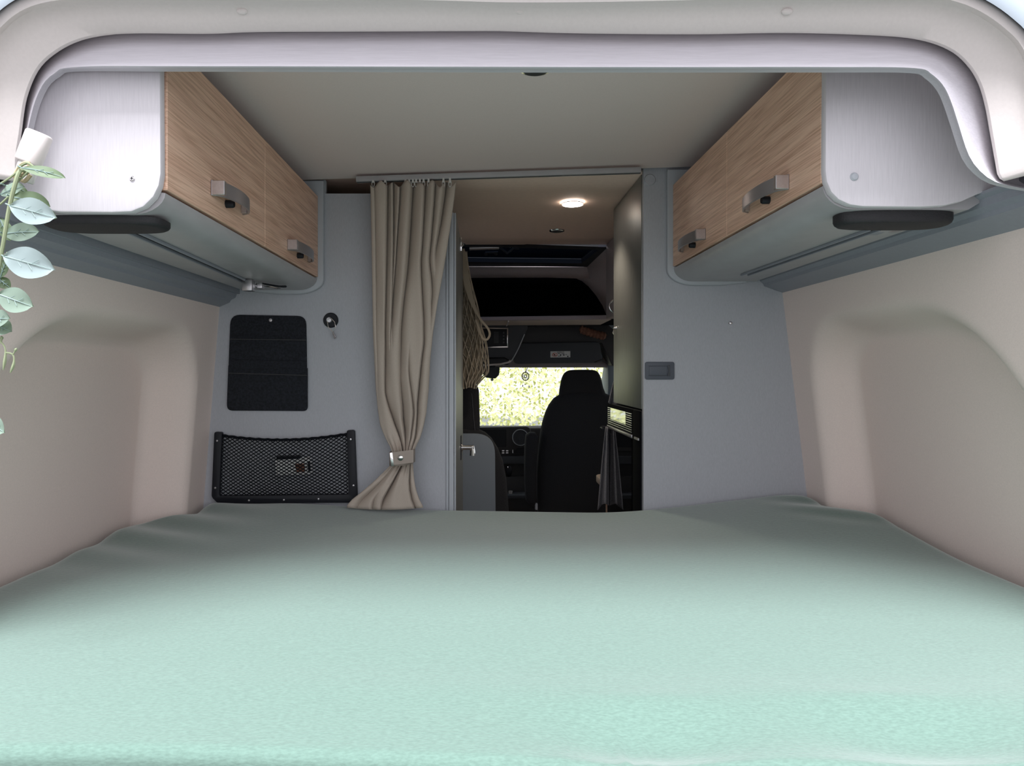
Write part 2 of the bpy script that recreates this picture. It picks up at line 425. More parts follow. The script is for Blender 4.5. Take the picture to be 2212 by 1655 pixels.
rows.append([P(lerp(p.x,q.x,.85), lerp(p.y,q.y,.85), 1.041) for p, q in zip(a, b)]); rows.append([P(p.x,p.y,1.034) for p in b]); rows.append([P(p.x,p.y,1.018) for p in b1]); rows.append([P(p.x,p.y,1.016) for p in b2]); rows.append([P(p.x,p.y,1.025) for p in b3])
hd = struct('trim_3', MB().grid(rows), M['header'], sharp=50, thick=.003)
for px, py in ((523,24),(1122,24),(1700,25)):
    p = P(px, py, 1.043); c = MB().ball((0,0,0), .0085, 16, 8, (1,.45,.6)); c.xf(Matrix.Translation(p) @ Matrix.Rotation(.5, 4, 'X'))
    build('push_clip', c, M['header'], hd)
b4 = off(b, 36); b5 = off(b, 62); b6 = off(b, 72); b7 = off(b, 150)
rows = [[P(p.x,p.y,1.02) for p in b4], [P(p.x,p.y,1.006) for p in b4], [P(p.x,p.y,1.002) for p in b5], [P(p.x,p.y,1.008) for p in b6], [P(p.x,p.y,1.008) for p in b7], [P(p.x,p.y,1.05) for p in b7]]
struct('trim_4', MB().grid(rows), M['paint'], sharp=45)
# rear corner posts beside the opening, below the header
for n, xa, xb in (('trim_5', -1.085, -.85), ('trim_6', .965, 1.205)):
    struct(n, MB().box((xa,.975,-.05), (xb,.998,H+.55)), M['header'], bevel=.006)
struct('wall_front', MB().box((-1.05,5.27,0), (1.17,5.30,H-.43)), M['dark'])

# profile rails along the side walls below the lockers
def rail(name, s, prof, y0):
    mb = MB().prism([(s*x, H+z) for x, z in prof], 'y', y0, Yp-.001)
    struct(name, mb, M['profile'], sharp=20)
rail('trim_7', -1, [(.762,.247),(.772,.247),(.775,.236),(.790,.228),(.793,.221),(.8265,.206),(.840,.206),(.845,.30),(.762,.30)][::-1], 1.0)
rail('trim_8', 1, [(.853,.306),(.861,.3005),(.863,.287),(.873,.279),(.876,.271),(.9345,.2505),(.95,.252),(.95,.311),(.853,.311)][::-1], 1.0)

# ------------------------------------------------------------------ bed
def bedz(x, y):
    # gentle sag in the middle and a rise at the far right
    far = sst(1.5, 2.12, y)
    lx = (x+.96)/2.05
    zfar = lerp(-.404, -.424, sst(.16,.36,lx)); zfar = lerp(zfar, -.368, sst(.62,.97,lx))
    z = lerp(-.415, zfar, far)
    z += .004*math.sin(3.1*x+1.2*y)+.003*math.sin(5.3*y-2.2*x+.7)
    for cx, cy, sx, sy, d in ((.19,.795,.105,.05,-.021),(.50,.80,.13,.055,-.021),(.215,.875,.09,.025,.004),(.50,.885,.10,.025,.004),(.34,.90,.6,.05,.004)):
        z += d*math.exp(-((x-cx)/sx)**2-((y-cy)/sy)**2)
    # pulled creases at the front and at the two far corners
    for cx, w in ((.155,.004),(.178,.004),(.085,.004)):
        z += .0035*math.exp(-((x-cx-.03*(y-.76))/w)**2)*sst(.86,.80,y)
    cl = sst(-.55,-.9,x)*sst(1.35,1.8,y); z += .0045*cl*math.sin(34*y+17*x)
    cr = sst(.80,1.02,x)*sst(1.75,2.0,y); z += .005*cr*math.sin(40*y+26*x)
    return z
def edge(lo, hi, r, n, k=7):
    t = [(0,.117),(0,r+.06),(0,r+.03)]+[(r*(1-math.cos(a*math.pi/2/k)), r*(1-math.sin(a*math.pi/2/k))) for a in range(k+1)]
    f = [(o, d) for o, d in t]; m = [(lerp(r, (hi-lo)-r, i/n), 0) for i in range(1, n)]
    return [(lo+o, d) for o, d in f+m]+[(hi-o, d) for o, d in f[::-1]]
ye = edge(.742, 2.145, .016, 200)
rows = []
for y, dy in ye:
    xl = lerp(-.86, -.99, sst(1.02,1.14,y)); xl = lerp(xl, -.868, sst(1.88,2.03,y))
    xr = lerp(.985, 1.10, sst(1.02,1.14,y)); xr = lerp(xr, 1.003, sst(1.88,2.03,y))
    row = []
    for x, dx in edge(xl, xr, .05, 190):
        row.append((x, y+lerp(.030,-.004,sst(-.45,.15,x))*sst(1.3,.9,y), H+bedz(x, y)-max(dx, dy)))
    rows.append(row)
mt = thing('mattress', (.05,1.45,.699), 'wide mattress in a green jersey fitted sheet filling the rear of the van', 'bed')
build('fitted_sheet', MB().grid(rows), M['sheet'], mt, sharp=80)
build('mattress_core', MB().box((-.80,.815,.6995), (.92,2.07,.78)), M['mattress'], mt, bevel=.02, seg=3)
mb = MB().box((-.86,.80,.66), (.98,2.165,.699))
bp = tag(build('bed_platform', mb, M['panel'], bevel=.003), 'grey slatted bed platform hidden beneath the green mattress', 'platform')
for a, b in ((-.86,-.5),(.6,.98)): build('side_box', MB().box((a,.82,0), (b,2.1,.66)), M['panel'], bp)
# ------------------------------------------------------------------ overhead lockers
def locker(name, s, X0, Yn, Zd, Zb, Xo, outline, doors, label):
    t = thing(name, (s*(X0+.15), (Yn+Yp)/2, H+Zb), label, 'cabinet')
    zt = H+.548+(.035 if s > 0 else 0)
    # near end panel (outline in metres in its own plane)
    q = [P(px, py, Yn) for px, py in outline]
    ep = MB().prism([(v.x, v.z) for v in q], 'y', Yn, Yn+.018)
    e = build('end_panel', ep, M['panel'], t, bevel=.003, seg=2)
    # shell: underside with rounded front edge
    prof = [(X0+.016,zt),(X0+.016,H+Zd),(X0+.003,H+Zd-.002)]
    for k in range(1, 8):
        a = k/7*math.pi/2; prof.append((X0+.003+.055*(1-math.cos(a)), H+Zd-.002-(Zd-.002-Zb)*math.sin(a)))
    prof += [(Xo-.02,H+Zb),(Xo,H+Zb+.012),(Xo,zt)]
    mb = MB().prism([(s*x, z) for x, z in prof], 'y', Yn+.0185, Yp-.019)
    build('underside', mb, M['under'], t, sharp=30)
    # far end plate with a rounded rim against the partition
    fp = [(X0-.017,zt+.05),(X0-.017,H+Zd-.005)]+[(X0-.017+.085*(1-math.cos(a/8*math.pi/2)), H+Zd-.005-(Zd-.005-Zb+.012)*math.sin(a/8*math.pi/2)) for a in range(1,9)]
    fp += [(Xo-.13,H+Zb-.012),(Xo-.05,H+Zb-.004),(Xo,H+Zb+.02),(Xo,zt+.05)]
    build('end_panel', MB().prism([(s*x, z) for x, z in fp], 'y', Yp-.0185, Yp-.0005), M['lip'], t, bevel=.005, seg=3)
    for (ya, yb, ha, hb, hz) in doors:
        d = build('door', MB().box((min(s*X0,s*(X0+.015)), ya, H+Zd+.003), (max(s*X0,s*(X0+.015)), yb, zt)), M['oak'], t, bevel=.0012, seg=1)
        # bow handle: two feet and a curved flat strap
        z = H+hz; h = MB(); n = 16; prot = .030
        pts = []
        for k in range(n+1):
            u = k/n; pts.append((lerp(ha, hb, u), prot*min(1, (math.sin(math.pi*min(u*1.0+.0,1)))**.42 if 0 < u < 1 else 0)))
        ringa = []
        for i, (yy, pr) in enumerate(pts):
            y0, p0 = pts[max(i-1,0)]; y1, p1 = pts[min(i+1,n)]; tl = math.hypot(y1-y0, p1-p0); ny, npr = -(p1-p0)/tl, (y1-y0)/tl
            th = .0022; hw = lerp(.0145,.0125,i/n)
            ringa.append([Vector((s*(X0-pr-npr*o*th), yy+ny*o*th, z+w*hw)) for o, w in ((-1,-1),(1,-1),(1,1),(-1,1))])
        h.loft(ringa); build('handle', h, M['steel_dark'], d, bevel=.0008, seg=1)
        f = MB().box((min(s*X0,s*(X0-.026)), ha-.001, z-.0135), (max(s*X0,s*(X0-.026)), ha+.011, z+.0135))
        build('handle_foot', f, M['steel'], d, bevel=.001, seg=1)
        f = MB().box((min(s*X0,s*(X0-.012)), hb-.012, z-.011), (max(s*X0,s*(X0-.012)), hb, z+.011))
        build('handle_foot', f, M['steel'], d, bevel=.001, seg=1)
        yl = lerp(ha,hb,.45); l = MB().lathe([(.001,-s*.016),(.0065,-s*.016),(.008,-s*.013),(.008,0)], (s*X0,yl,z-.012), 'x', 16)
        build('push_lock', l, M['black'], d)
    return t
OL = [(345,60),(347,375),(343,400),(331,425),(310,446),(283,457),(240,459),(130,458),(80,450),(30,432),(-20,415),(-42,412),(-42,60)]
lk = locker('overhead_locker', -1, .5136, 1.108, .294, .257, .767, rpoly(OL,[0,.0]+[0]*11), [(1.127,1.6285,1.306,1.480,.349),(1.6315,2.150,1.815,2.036,.336)],
            'left overhead locker with two oak doors above the net pocket and felt organiser')
OR = [(1785,60),(1783,368),(1786,392),(1796,415),(1812,431),(1836,442),(1865,446),(1990,447),(2040,444),(2080,434),(2115,418),(2160,406),(2235,402),(2235,60)]
rk = locker('overhead_locker', 1, .586, 1.188, .327, .284, .862, OR, [(1.207,1.6725,1.332,1.540,.367),(1.6755,2.150,1.832,2.042,.367)],
            'right overhead locker with two oak doors above the plain grey partition')
# screw on the left end panel, round cap on the right one
p = P(286, 386, 1.108); c = MB().lathe([(.0005,-.0022),(.003,-.0022),(.0042,-.0012),(.0042,.001)], p, 'y', 16); build('screw', c, M['chrome'], lk)
c = MB().box((p.x-.0024,p.y-.0027,p.z-.0005), (p.x+.0024,p.y-.0022,p.z+.0005)); c.box((p.x-.0005,p.y-.0027,p.z-.0024), (p.x+.0005,p.y-.0022,p.z+.0024))
build('screw_cross', c, M['black'], lk)
p = P(1845, 382, 1.188); c = MB().lathe([(.0005,-.004),(.005,-.0035),(.0072,-.001),(.0072,.001)], p, 'y', 24); build('cover_cap', c, M['lip'], rk)

# lamp tracks in the undersides
def track(s, xa, ya, xb, yb, z, label):
    mb = MB(); d = Vector((xb-xa, yb-ya, 0)).normalized(); n = Vector((d.y,-d.x,0)); 
    A = Vector((xa,ya,z)); B = Vector((xb,yb,z))
    for o, w, dep in ((-.010,.0025,.006),(.010,.0025,.006)):
        q = [A+n*(o-w), A+n*(o+w), B+n*(o+w), B+n*(o-w)]
        mb.loft([[v+Vector((0,0,-dep)) for v in q], [v+Vector((0,0,.0)) for v in q]])
    t = tag(build('lamp_track', mb, M['profile'], bevel=.0008, seg=1), label, 'track')
    q = [A+n*(-.0075), A+n*.0075, B+n*.0075, B+n*(-.0075)]
    build('slot', MB().loft([[v+Vector((0,0,-.001)) for v in q], q]), M['black'], t)
track(-1, -.628, 1.16, -.662, 1.93, H+.2569, 'slim grey lamp track with dark slot under the left overhead locker')
track(1, .766, 1.36, .748, 1.99, H+.2839, 'slim grey lamp track with dark slot under the right overhead locker')
# reading lamp clipped at the far end of the left track
L0 = P(537, 616, 1.90)
t = thing('track_lamp', (L0.x,1.90,H+.2569), 'silver block reading lamp with black arm at far end of left track', 'lamp')
mb = MB().box((L0.x-.014,1.885,L0.z-.017), (L0.x+.014,1.915,L0.z+.013)); build('lamp_head', mb, M['steel'], t, bevel=.003)
mb = MB().box((L0.x-.010,1.892,L0.z+.012), (L0.x+.010,1.908,H+.2569)); build('mount', mb, M['steel_dark'], t, bevel=.001)
q = P(562, 618, 1.93); mb = MB().box((q.x-.009,1.92,q.z-.007), (q.x+.008,1.945,q.z+.007)); mb.tube([(L0.x+.012,1.905,L0.z),(q.x-.008,1.93,q.z)], .003, 8); build('joint', mb, M['steel'], t, bevel=.001)
q = P(573, 617, 1.95); r = P(618, 626, 2.02)
mb = MB().tube([(q.x-.006,1.945,q.z+.004),(lerp(q.x,r.x,.7),1.99,q.z+.002),(r.x,2.01,r.z+.008)], .0075, 8, flat=.45); build('arm', mb, M['black'], t)
mb = MB().tube([(q.x,1.938,q.z-.001),(lerp(q.x,r.x,.7),1.98,q.z-.003),(r.x-.006,1.995,r.z+.003)], .0028, 8); build('light_bar', mb, M['chrome'], t)
q = P(1888, 497, 1.42); t = thing('track_lamp', (q.x,1.42,H+.2839), 'small grey lamp block under the rear end of the right overhead locker', 'lamp')
build('lamp_head', MB().box((q.x-.012,1.40,q.z-.004), (q.x+.012,1.43,H+.2835)), M['profile'], t, bevel=.002)
build('bracket', MB().box((q.x+.016,1.38,q.z+.002), (q.x+.036,1.40,H+.2835)), M['steel_dark'], t, bevel=.001)
# flat black housings under the near ends
def pod(xa, xb, ya, yb, zt, h, label):
    cx, cy = (xa+xb)/2, (ya+yb)/2; a, b = (xb-xa)/2, (yb-ya)/2; rings = []
    for k, sc in ((0,1.0),(.55,1.0),(.8,.975),(.95,.93),(1,.86)):
        ring = []
        for i in range(48):
            u = 2*math.pi*i/48; c, s_ = math.cos(u), math.sin(u)
            ring.append((cx+a*sc*math.copysign(abs(c)**.55, c), cy+b*sc*math.copysign(abs(s_)**.7, s_), zt-h*k))
        rings.append(ring)
    t = tag(build('locker_speaker', MB().loft(rings), M['blackgrain'], sharp=60), label, 'speaker')
    pass
pod(-.735, -.535, 1.128, 1.218, H+.2568, .014, 'flat black rounded housing beneath the near end of the left locker')
pod(.632, .835, 1.209, 1.285, H+.2838, .021, 'flat black rounded housing beneath the near end of the right locker')

# ------------------------------------------------------------------ downlights
def downlight(c, r, on, label, grp=None):
    t = thing('downlight', c, label, 'ceiling light')
    x, y, z = c
    build('bezel', MB().lathe([(r*.72,-.001),(r*.76,-.005),(r*.95,-.004),(r,0)], c, 'z', 32), M['chrome'] if not on else M['white'], t)
    build('lens', MB().lathe([(.0005,-.0015),(r*.5,-.0045),(r*(.95 if on else .80),-.0055),(r*(.97 if on else .82),0)], c, 'z', 32), M['lamp_on'] if on else M['dark'], t)
    if on:
        ld = bpy.data.lights.new('downlight_bulb', 'SPOT'); lo = bpy.data.objects.new('downlight_bulb', ld); COL.objects.link(lo)
        ld.energy = 12.0; ld.spot_size = 1.9; ld.spot_blend = .6; ld.color = (1,.86,.70); ld.shadow_soft_size = .03; lo.parent = t; lo.location = (0,0,-.012)
q = P(1237,436,2.555); downlight((q.x,2.555,H+.6245), .040, True, 'lit round white downlight in the brown passage ceiling')
q = P(1203,496,3.05); downlight((q.x,3.05,H+.6265), .034, False, 'unlit chrome ringed downlight further forward in the brown passage ceiling')
q = P(1157,147,1.41); downlight((q.x,1.41,cz(q.x)), .034, False, 'unlit downlight in the rear ceiling, half hidden behind the grey arch')

# ------------------------------------------------------------------ curtain rail, curtain, tieback
a = P(770,391,2.11); b = P(1384,371,2.11)
mb = MB().loft([[Vector((p.x,y,p.z+z)) for y, z in ((2.10,-.004),(2.122,-.004),(2.122,.012),(2.10,.012))] for p in (a, b)])
t = tag(build('curtain_rail', mb, M['under'], bevel=.0015), 'pale grey curtain rail along the ceiling above the passage', 'rail')
mb = MB().loft([[Vector((p.x,y,p.z+z)) for y, z in ((2.108,-.0048),(2.114,-.0048),(2.114,-.0035),(2.108,-.0035))] for p in (a, b)]); build('slot', mb, M['dark'], t)

VL = [(395,800,985),(430,801,981),(480,802,974),(540,803,965),(600,804,955),(660,805,944),(720,806,935),(780,809,929),(840,812,926),(890,817,921),(920,822,915),(945,832,908),(965,843,898),(980,848,893),(992,848,892),(1005,844,892),(1020,829,893),(1040,808,895),(1060,785,899),(1080,760,906),(1094,748,914),(1101,752,914)]
def vl(y):
    for (y0,l0,r0),(y1,l1,r1) in zip(VL, VL[1:]):
        if y <= y1: f = (y-y0)/(y1-y0); return lerp(l0,l1,f), lerp(r0,r1,f)
    return VL[-1][1:]
# creases: (height px, place across the cloth, depth m) down each fold, then left and right softness
CR = [([(395,.05,.010),(700,.06,.006),(900,.02,0)],.02,.05),
      ([(395,.20,.030),(500,.20,.028),(740,.20,.022),(850,.17,.022),(975,.46,.03),(1020,.47,.03),(1075,.46,.03),(1100,.45,.012)],.012,.10),
      ([(395,.27,.026),(560,.29,.020),(700,.31,.006),(760,.32,0)],.012,.05),
      ([(395,.35,.024),(560,.33,.022),(690,.30,.016),(760,.28,0)],.012,.06),
      ([(395,.50,.034),(560,.50,.036),(700,.47,.026),(820,.47,.014),(900,.52,.030),(930,.56,.034),(985,.60,.02),(1030,.6,0)],.03,.09),
      ([(395,.64,.028),(560,.67,.024),(740,.86,.022),(870,.80,.026),(970,.86,.022),(1030,.87,.022),(1100,.89,.020)],.012,.07),
      ([(395,.76,.026),(553,.78,.022),(640,.90,.016),(720,.97,0)],.014,.05),
      ([(395,.89,.036),(470,.88,.032),(540,.86,.018),(600,.9,0)],.03,.06),
      ([(740,.62,0),(800,.62,.012),(900,.74,.022),(975,.72,.02),(1020,.7,0)],.02,.05),
      ([(1005,.2,0),(1070,.16,.016),(1095,.14,.014)],.07,.09),
      ([(1060,.3,0),(1085,.33,.014),(1101,.34,.016)],.03,.05)]
def at_(tab, py):
    if py <= tab[0][0]: return tab[0][1], tab[0][2]
    for (a,u0,d0),(b,u1,d1) in zip(tab, tab[1:]):
        if py <= b: f = (py-a)/(b-a); f2 = f*f*(3-2*f); return lerp(u0,u1,lerp(f,f2,.5)), lerp(d0,d1,f)
    return tab[-1][1], tab[-1][2]
rows = []; NU, NV = 340, 120
for j in range(NV+1):
    py = lerp(397, 1097, j/NV); l, r = vl(py); row = []
    tie = math.exp(-((py-988)/40)**2); low = sst(1000,1060,py); cr = [(at_(t_, py), a_, b_) for t_, a_, b_ in CR]
    for i in range(NU+1):
        u = i/NU
        y = 2.100-.012*tie-.016*low-.020*(4*u*(1-u))**.5
        sh = 0
        for k, ((uk, d), a_, b_) in enumerate(cr):
            if d <= 0: continue
            e_ = (u-uk)/b_ if u > uk else (uk-u)/a_
            y += 1.35*d*math.exp(-e_*1.5)*(1-.3*tie)
            sh += d*.5*math.exp(-((u-uk)/.05)**2)*(u-uk)/.05
        y += .003*math.sin(u*9+py*.012)+.002*math.sin(u*23-py*.02)*(1-tie)
        if py > 880: y += .004*tie*math.sin(u*40)
        x = lerp(l, r, u)
        top = 0
        if j < 9: top = (5*math.sin(u*41)+3*math.sin(u*23+1))*(1-j/9)**1.5
        hem = low*5*math.sin(math.pi*u)*sst(1075,1101,py)
        row.append(P(x, py+top+hem, min(y, 2.160)))
    rows.append(row)
cu = thing('curtain', (-.29,2.09,rows[-1][0].z), 'taupe cloth curtain gathered and tied back at the left of the passage', 'curtain')
build('cloth', MB().grid(rows), M['curtain'], cu, sharp=85, thick=.0012)
for px in (806,832,876,884,892,899,907,915,926,958,972):
    p = P(px, 396, 2.10); mb = MB().box((p.x-.003,2.098,p.z+.002), (p.x+.003,2.106,P(px,388-(px-770)*.033+3,2.10).z))
    mb.tube([(p.x+.004*math.cos(a_),2.10,p.z-.001+.010*math.sin(a_)) for a_ in [k*.52 for k in range(12)]], .0011, 6, closed=True)
    build('hook', mb, M['clear'], cu)
# tieback strap with snap and metal end
tb = thing('curtain_tieback', P(868,990,2.04), 'taupe strap with brass snap and bright metal tip tied round the curtain', 'tieback')
pts = []
for k in range(40):
    u = 2*math.pi*k/40; cxp = P(868,988,2.075); pts.append(Vector((cxp.x+.0365*math.copysign(abs(math.cos(u))**.8,math.cos(u)), 2.088+.0635*math.sin(u), cxp.z+.004*math.cos(u))))
ri = [[p+Vector((0,0,-.019)) for p in pts], [p+Vector((0,0,.019)) for p in pts]]
build('strap', MB().loft([ri[0], ri[1]], caps=False), M['strap'], tb, thick=.003)
q = P(845,992,2.02); mb = MB().box((q.x-.0025,2.018,q.z-.021), (q.x+.006,2.024,q.z+.019)); mb.xf(Matrix.Translation(q)@Matrix.Rotation(-.12,4,'Y')@Matrix.Translation(-q)); build('metal_tip', mb, M['chrome'], tb, bevel=.001)
q = P(845,991,2.021); r = P(893,985,2.021); mb = MB().loft([[Vector((p.x,2.0215,p.z-.0195)),Vector((p.x,2.0245,p.z-.0195)),Vector((p.x,2.0245,p.z+.018)),Vector((p.x,2.0215,p.z+.018))] for p in (q, r)]); build('strap_end', mb, M['strap'], tb)
q = P(865,989,2.02); build('snap', MB().lathe([(.0005,-.005),(.005,-.0045),(.0085,-.002),(.0085,.002)], (q.x,2.021,q.z), 'y', 20), M['chrome'], tb)

# ------------------------------------------------------------------ things on the left partition
f = Yp
fo = thing('felt_organiser', P(580,888,f), 'black felt wall organiser with two pockets and a snap button', 'organiser')
def plate(pts, y0, y1): 
    return MB().prism([(P(a,b,f).x, P(a,b,f).z) for a, b in pts], 'y', y0, y1)
build('back_panel', plate(rpoly([(499,680),(662,683),(665,888),(491,887)], [22,20,9,12]), f-.005, f-.0008), M['blackfelt'], fo, bevel=.001)
build('upper_pocket', plate([(498,726),(663.5,728),(664.5,792),(496,790)], f-.0085, f-.005), M['blackfelt'], fo, bevel=.0012)
build('middle_fold', plate([(497,777),(665,781),(665,797),(497,797)], f-.0125, f-.0085), M['blackfelt'], fo, bevel=.0015)
build('lower_pocket', plate(rpoly([(495.5,789),(666,795),(666,887),(492,885)], [2,2,9,12]), f-.0105, f-.005), M['blackfelt'], fo, bevel=.0012)
mb = MB()
for a in ((499,733,663,735),(497,806,665,811),):
    A = P(a[0],a[1],f); B = P(a[2],a[3],f); yy = f-.009 if a[1] < 760 else f-.011
    mb.tube([(A.x,yy,A.z),(B.x,yy,B.z)], .0012, 6)
build('seam', mb, M['dark'], fo)
q = P(586,692,f); build('snap', MB().lathe([(.0005,-.009),(.005,-.0085),(.0065,-.006),(.0065,-.005)], q, 'y', 20), M['steel'], fo)

mh = thing('magnetic_hook', P(715,692,f), 'black disc wall hook holding a wire carabiner beside the curtain', 'hook')
q = P(715,692,f); build('disc', MB().lathe([(.0005,-.006),(.021,-.006),(.0235,-.004),(.0235,-.0005)], q, 'y', 32), M['black'], mh)
mb = MB().lathe([(.0005,-.016),(.007,-.016),(.009,-.014),(.009,-.006)], P(713,692,f), 'y', 20); build('knob', mb, M['steel'], mh)
k1 = P(708,692,f-.02); pts = [P(a,b,f-.016) for a, b in ((707,694),(709,706),(719,717),(725,707),(723,696),(716,688),(709,689))]
build('wire_loop', MB().tube(pts, .0012, 6, closed=True), M['chrome'], mh)
build('carabiner', MB().tube([P(a,b,f-.014) for a, b in ((719,716),(721,722),(725,729),(723,731),(721,727))], [.002,.0035,.0032,.0025,.002], 8), M['steel_dark'], mh)

np_ = thing('net_pocket', P(618,1085,f), 'black framed storage net pocket low on the left partition', 'net pocket')
def bar(pts, r, y0=f-.016, y1=f-.0008): return plate(rpoly(pts, r), y0, y1)
fr = MB().prism([(P(a,b,f).x, P(a,b,f).z) for a, b in rpoly([(467,932),(484,933),(478,1069),(753,1066),(755,1060),(751,929),(768,928),(774,1080),(768,1084),(475,1086),(461,1072)], [5,4,3,4,0,4,5,8,6,14,12])], 'y', f-.018, f-.0008)
build('frame', fr, M['black'], np_, bevel=.003, seg=2)
for px, py in ((474,951),(470,1052),(760,948),(766,1047),(542,1079),(617,1078),(691,1076)):
    build('screw', MB().lathe([(.0005,-.0205),(.0028,-.020),(.0035,-.0185),(.0035,-.018)], P(px,py,f), 'y', 12), M['steel'], np_)
NC, NR = 24, 17
def netp(u, v):
    xl = lerp(484,479,v); xr = lerp(751,754,v)
    top = 940+10*(1-(2*u-1)**2)-3*u; bot = 1070-3*u
    y = f-.012-.035*math.sin(math.pi*u)*math.sin(math.pi*min(1,v*.85+.12))
    return lerp(xl,xr,u), lerp(top,bot,v), y
mb = MB()
for r_ in range(NR*2+1):
    pts = []
    for k in range(NC*2+1):
        v = (r_+ (.5 if (k+r_) % 2 else -.5)*.92)/(NR*2); v = max(0, min(1, v)); a_, b_, c_ = netp(k/(NC*2), v)
        p = P(a_, b_, f); pts.append(Vector((p.x, c_, p.z)))
    mb.tube(pts, .0016, 4)
build('net', mb, M['net'], np_)
hem = [Vector((P(*netp(u/40,0)[:2],f).x, netp(u/40,0)[2], P(*netp(u/40,0)[:2],f).z+.001*math.sin(u*2.2))) for u in range(41)]
build('elastic_hem', MB().tube(hem, .004, 8), M['net'], np_)
pk = thing('packet', P(638,1024,f-.01), 'white and dark boxed packet tucked behind the black net pocket', 'packet')
mb = plate(rpoly([(600,990),(672,986),(678,1022),(602,1024)], 3), f-.027, f-.002); build('carton', mb, M['paper'], pk)
build('dark_band', plate([(603,984),(650,983),(655,989),(603,991)], f-.0275, f-.0025), M['black'], pk)
build('coloured_print', plate([(642,1000),(662,999),(664,1016),(646,1018)], f-.0278, f-.027), M['orange'], pk)
build('dark_side', plate([(669,995),(674,994),(676,1016),(671,1017)], f-.0280, f-.027), M['black'], pk)

# latch plate and screw on the right partition
t = thing('latch_plate', P(1425,800,f), 'slate grey recessed latch plate at the left edge of the right partition', 'latch')
build('plate', plate(rpoly([(1393,782),(1456,782),(1456,820),(1393,820)], 5), f-.006, f-.0005), M['slate'], t, bevel=.0015)
build('slider', plate(rpoly([(1401,791),(1440,791),(1440,811),(1401,811)], 2), f-.008, f-.006), M['slate'], t, bevel=.001)
build('catch', plate([(1440,790),(1446,789),(1446,813),(1440,812),(1443,801)], f-.009, f-.006), M['dark2'], t, bevel=.0008)
build('groove', MB().box((P(1400,790,f).x,f-.0065,P(0,791.5,f).z), (P(1438,790,f).x,f-.0059,P(0,790,f).z)).box((P(1400,811,f).x,f-.0065,P(0,812.5,f).z), (P(1442,790,f).x,f-.0059,P(0,811,f).z)), M['dark2'], t)
q = P(1577,698,f); t = thing('wall_stud', q, 'tiny chrome stud on the right partition below the locker', 'stud')
build('head', MB().lathe([(.0005,-.009),(.004,-.008),(.005,-.006),(.003,-.004),(.0055,-.0005)], q, 'y', 16), M['chrome'], t)
# ------------------------------------------------------------------ passage, right side: tall cabinet, fridge
t = thing('tall_cabinet', (.83,2.42,H-.118), 'tall olive brushed cabinet lining the right side of the passage', 'cabinet')
build('side_panel', MB().prism([(2.189,H-.114),(2.655,H-.112),(2.655,H+.625),(2.189,H+.625)], 'x', .4965, .515), M['hall_panel'], t, bevel=.001)
build('end_panel', MB().box((.515,2.637,H-.113), (1.17,2.655,H+.625)), M['hall_panel'], t, bevel=.001)
q = P(1333,712,2.60); mb = MB().lathe([(.0005,-.012),(.004,-.010),(.005,0)], (.4965,2.60,q.z+.006), 'x', 12)
mb.tube([(.488,2.60,q.z+.004),(.484,2.60,q.z-.012),(.488,2.60,q.z-.018)], .002, 6); build('hook', mb, M['chrome'], t)

fx = .4945
t = thing('fridge', (.8,2.46,0), 'glossy black fridge with louvred top panel on the right of the passage', 'fridge')
build('body', MB().box((fx+.002,2.189,.0), (1.17,2.757,H-.119)), M['black'], t, bevel=.002)
build('frame', MB().box((fx-.002,2.19,.02), (fx+.002,2.298,H-.121)), M['recess'], t, bevel=.001)
mb = MB().box((fx-.002,2.302,H-.203), (fx+.002,2.755,H-.121)); lp = build('louvre_panel', mb, M['recess'], t)
n = 9
for k in range(n):
    z = lerp(H-.136, H-.197, k/(n-1))
    for ya, yb in (((2.31,2.395),(2.69,2.75)) if z > H-.18 else ((2.31,2.75),)):
        build('slat', MB().box((fx-.004,ya,z-.0012), (fx-.002,yb,z+.0012)), M['steel'], lp)
build('display', MB().box((fx-.0045,2.40,H-.178), (fx-.002,2.686,H-.134)), M['gloss'], lp)
build('trim_strip', MB().box((fx-.006,2.302,H-.216), (fx+.001,2.755,H-.205)), M['steel_dark'], t, bevel=.001)
build('door', MB().box((fx-.004,2.304,.03), (fx+.001,2.755,H-.218)), M['gloss'], t)
build('hinge', MB().box((fx-.006,2.20,H-.214), (fx-.002,2.26,H-.207)), M['steel_dark'], t)
# towel bar with tea towel in front of the fridge
q = P(1316,925,2.72)
fh = (build('handle', MB().tube([(fx-.004,2.735,q.z+.004),(fx-.030,2.735,q.z+.004),(fx-.034,2.725,q.z+.002),(fx-.034,2.68,q.z+.002)], .004, 8), M['black'], t))
def drape(name, top, bl, br, y, label, folds=3, d=.012):
    rows = []
    for j in range(25):
        v = j/24; row = []
        for i in range(33):
            u = i/32
            l = lerp(top[0]-2.5, bl[0], v**.85); r = lerp(top[0]+2.5, br[0], v**.85)
            py = lerp(top[1], lerp(bl[1], br[1], u), v)-(8*math.sin(u*math.pi)*v if folds > 2 else 0)
            row.append(P(lerp(l,r,u), py, y-d*math.cos(u*math.pi*folds)*(.4+.6*v)))
        rows.append(row)
    return tag(build(name, MB().grid(rows), M['towel'], thick=.004, sharp=80), label, 'towel')
drape('tea_towel', (1311,922), (1291,1102), (1315,1092), 2.70, 'long grey tea towel hanging from the fridge door handle')
drape('hand_towel', (1329,822), (1314,870), (1333,880), 2.71, 'small grey hand towel hanging above the fridge by the tall cabinet', 2, .010)
q = P(1330,662,2.70)
t = tag(build('towel_ring', MB().tube([(q.x+.026*math.cos(a*.2618),2.69,q.z+.026*math.sin(a*.2618)) for a in range(24)], .0025, 8, closed=True).box((q.x+.02,2.656,q.z-.012),(q.x+.045,2.69,q.z+.012)), M['chrome'], bevel=0), 'chrome ring at the far edge of the tall olive cabinet', 'ring')
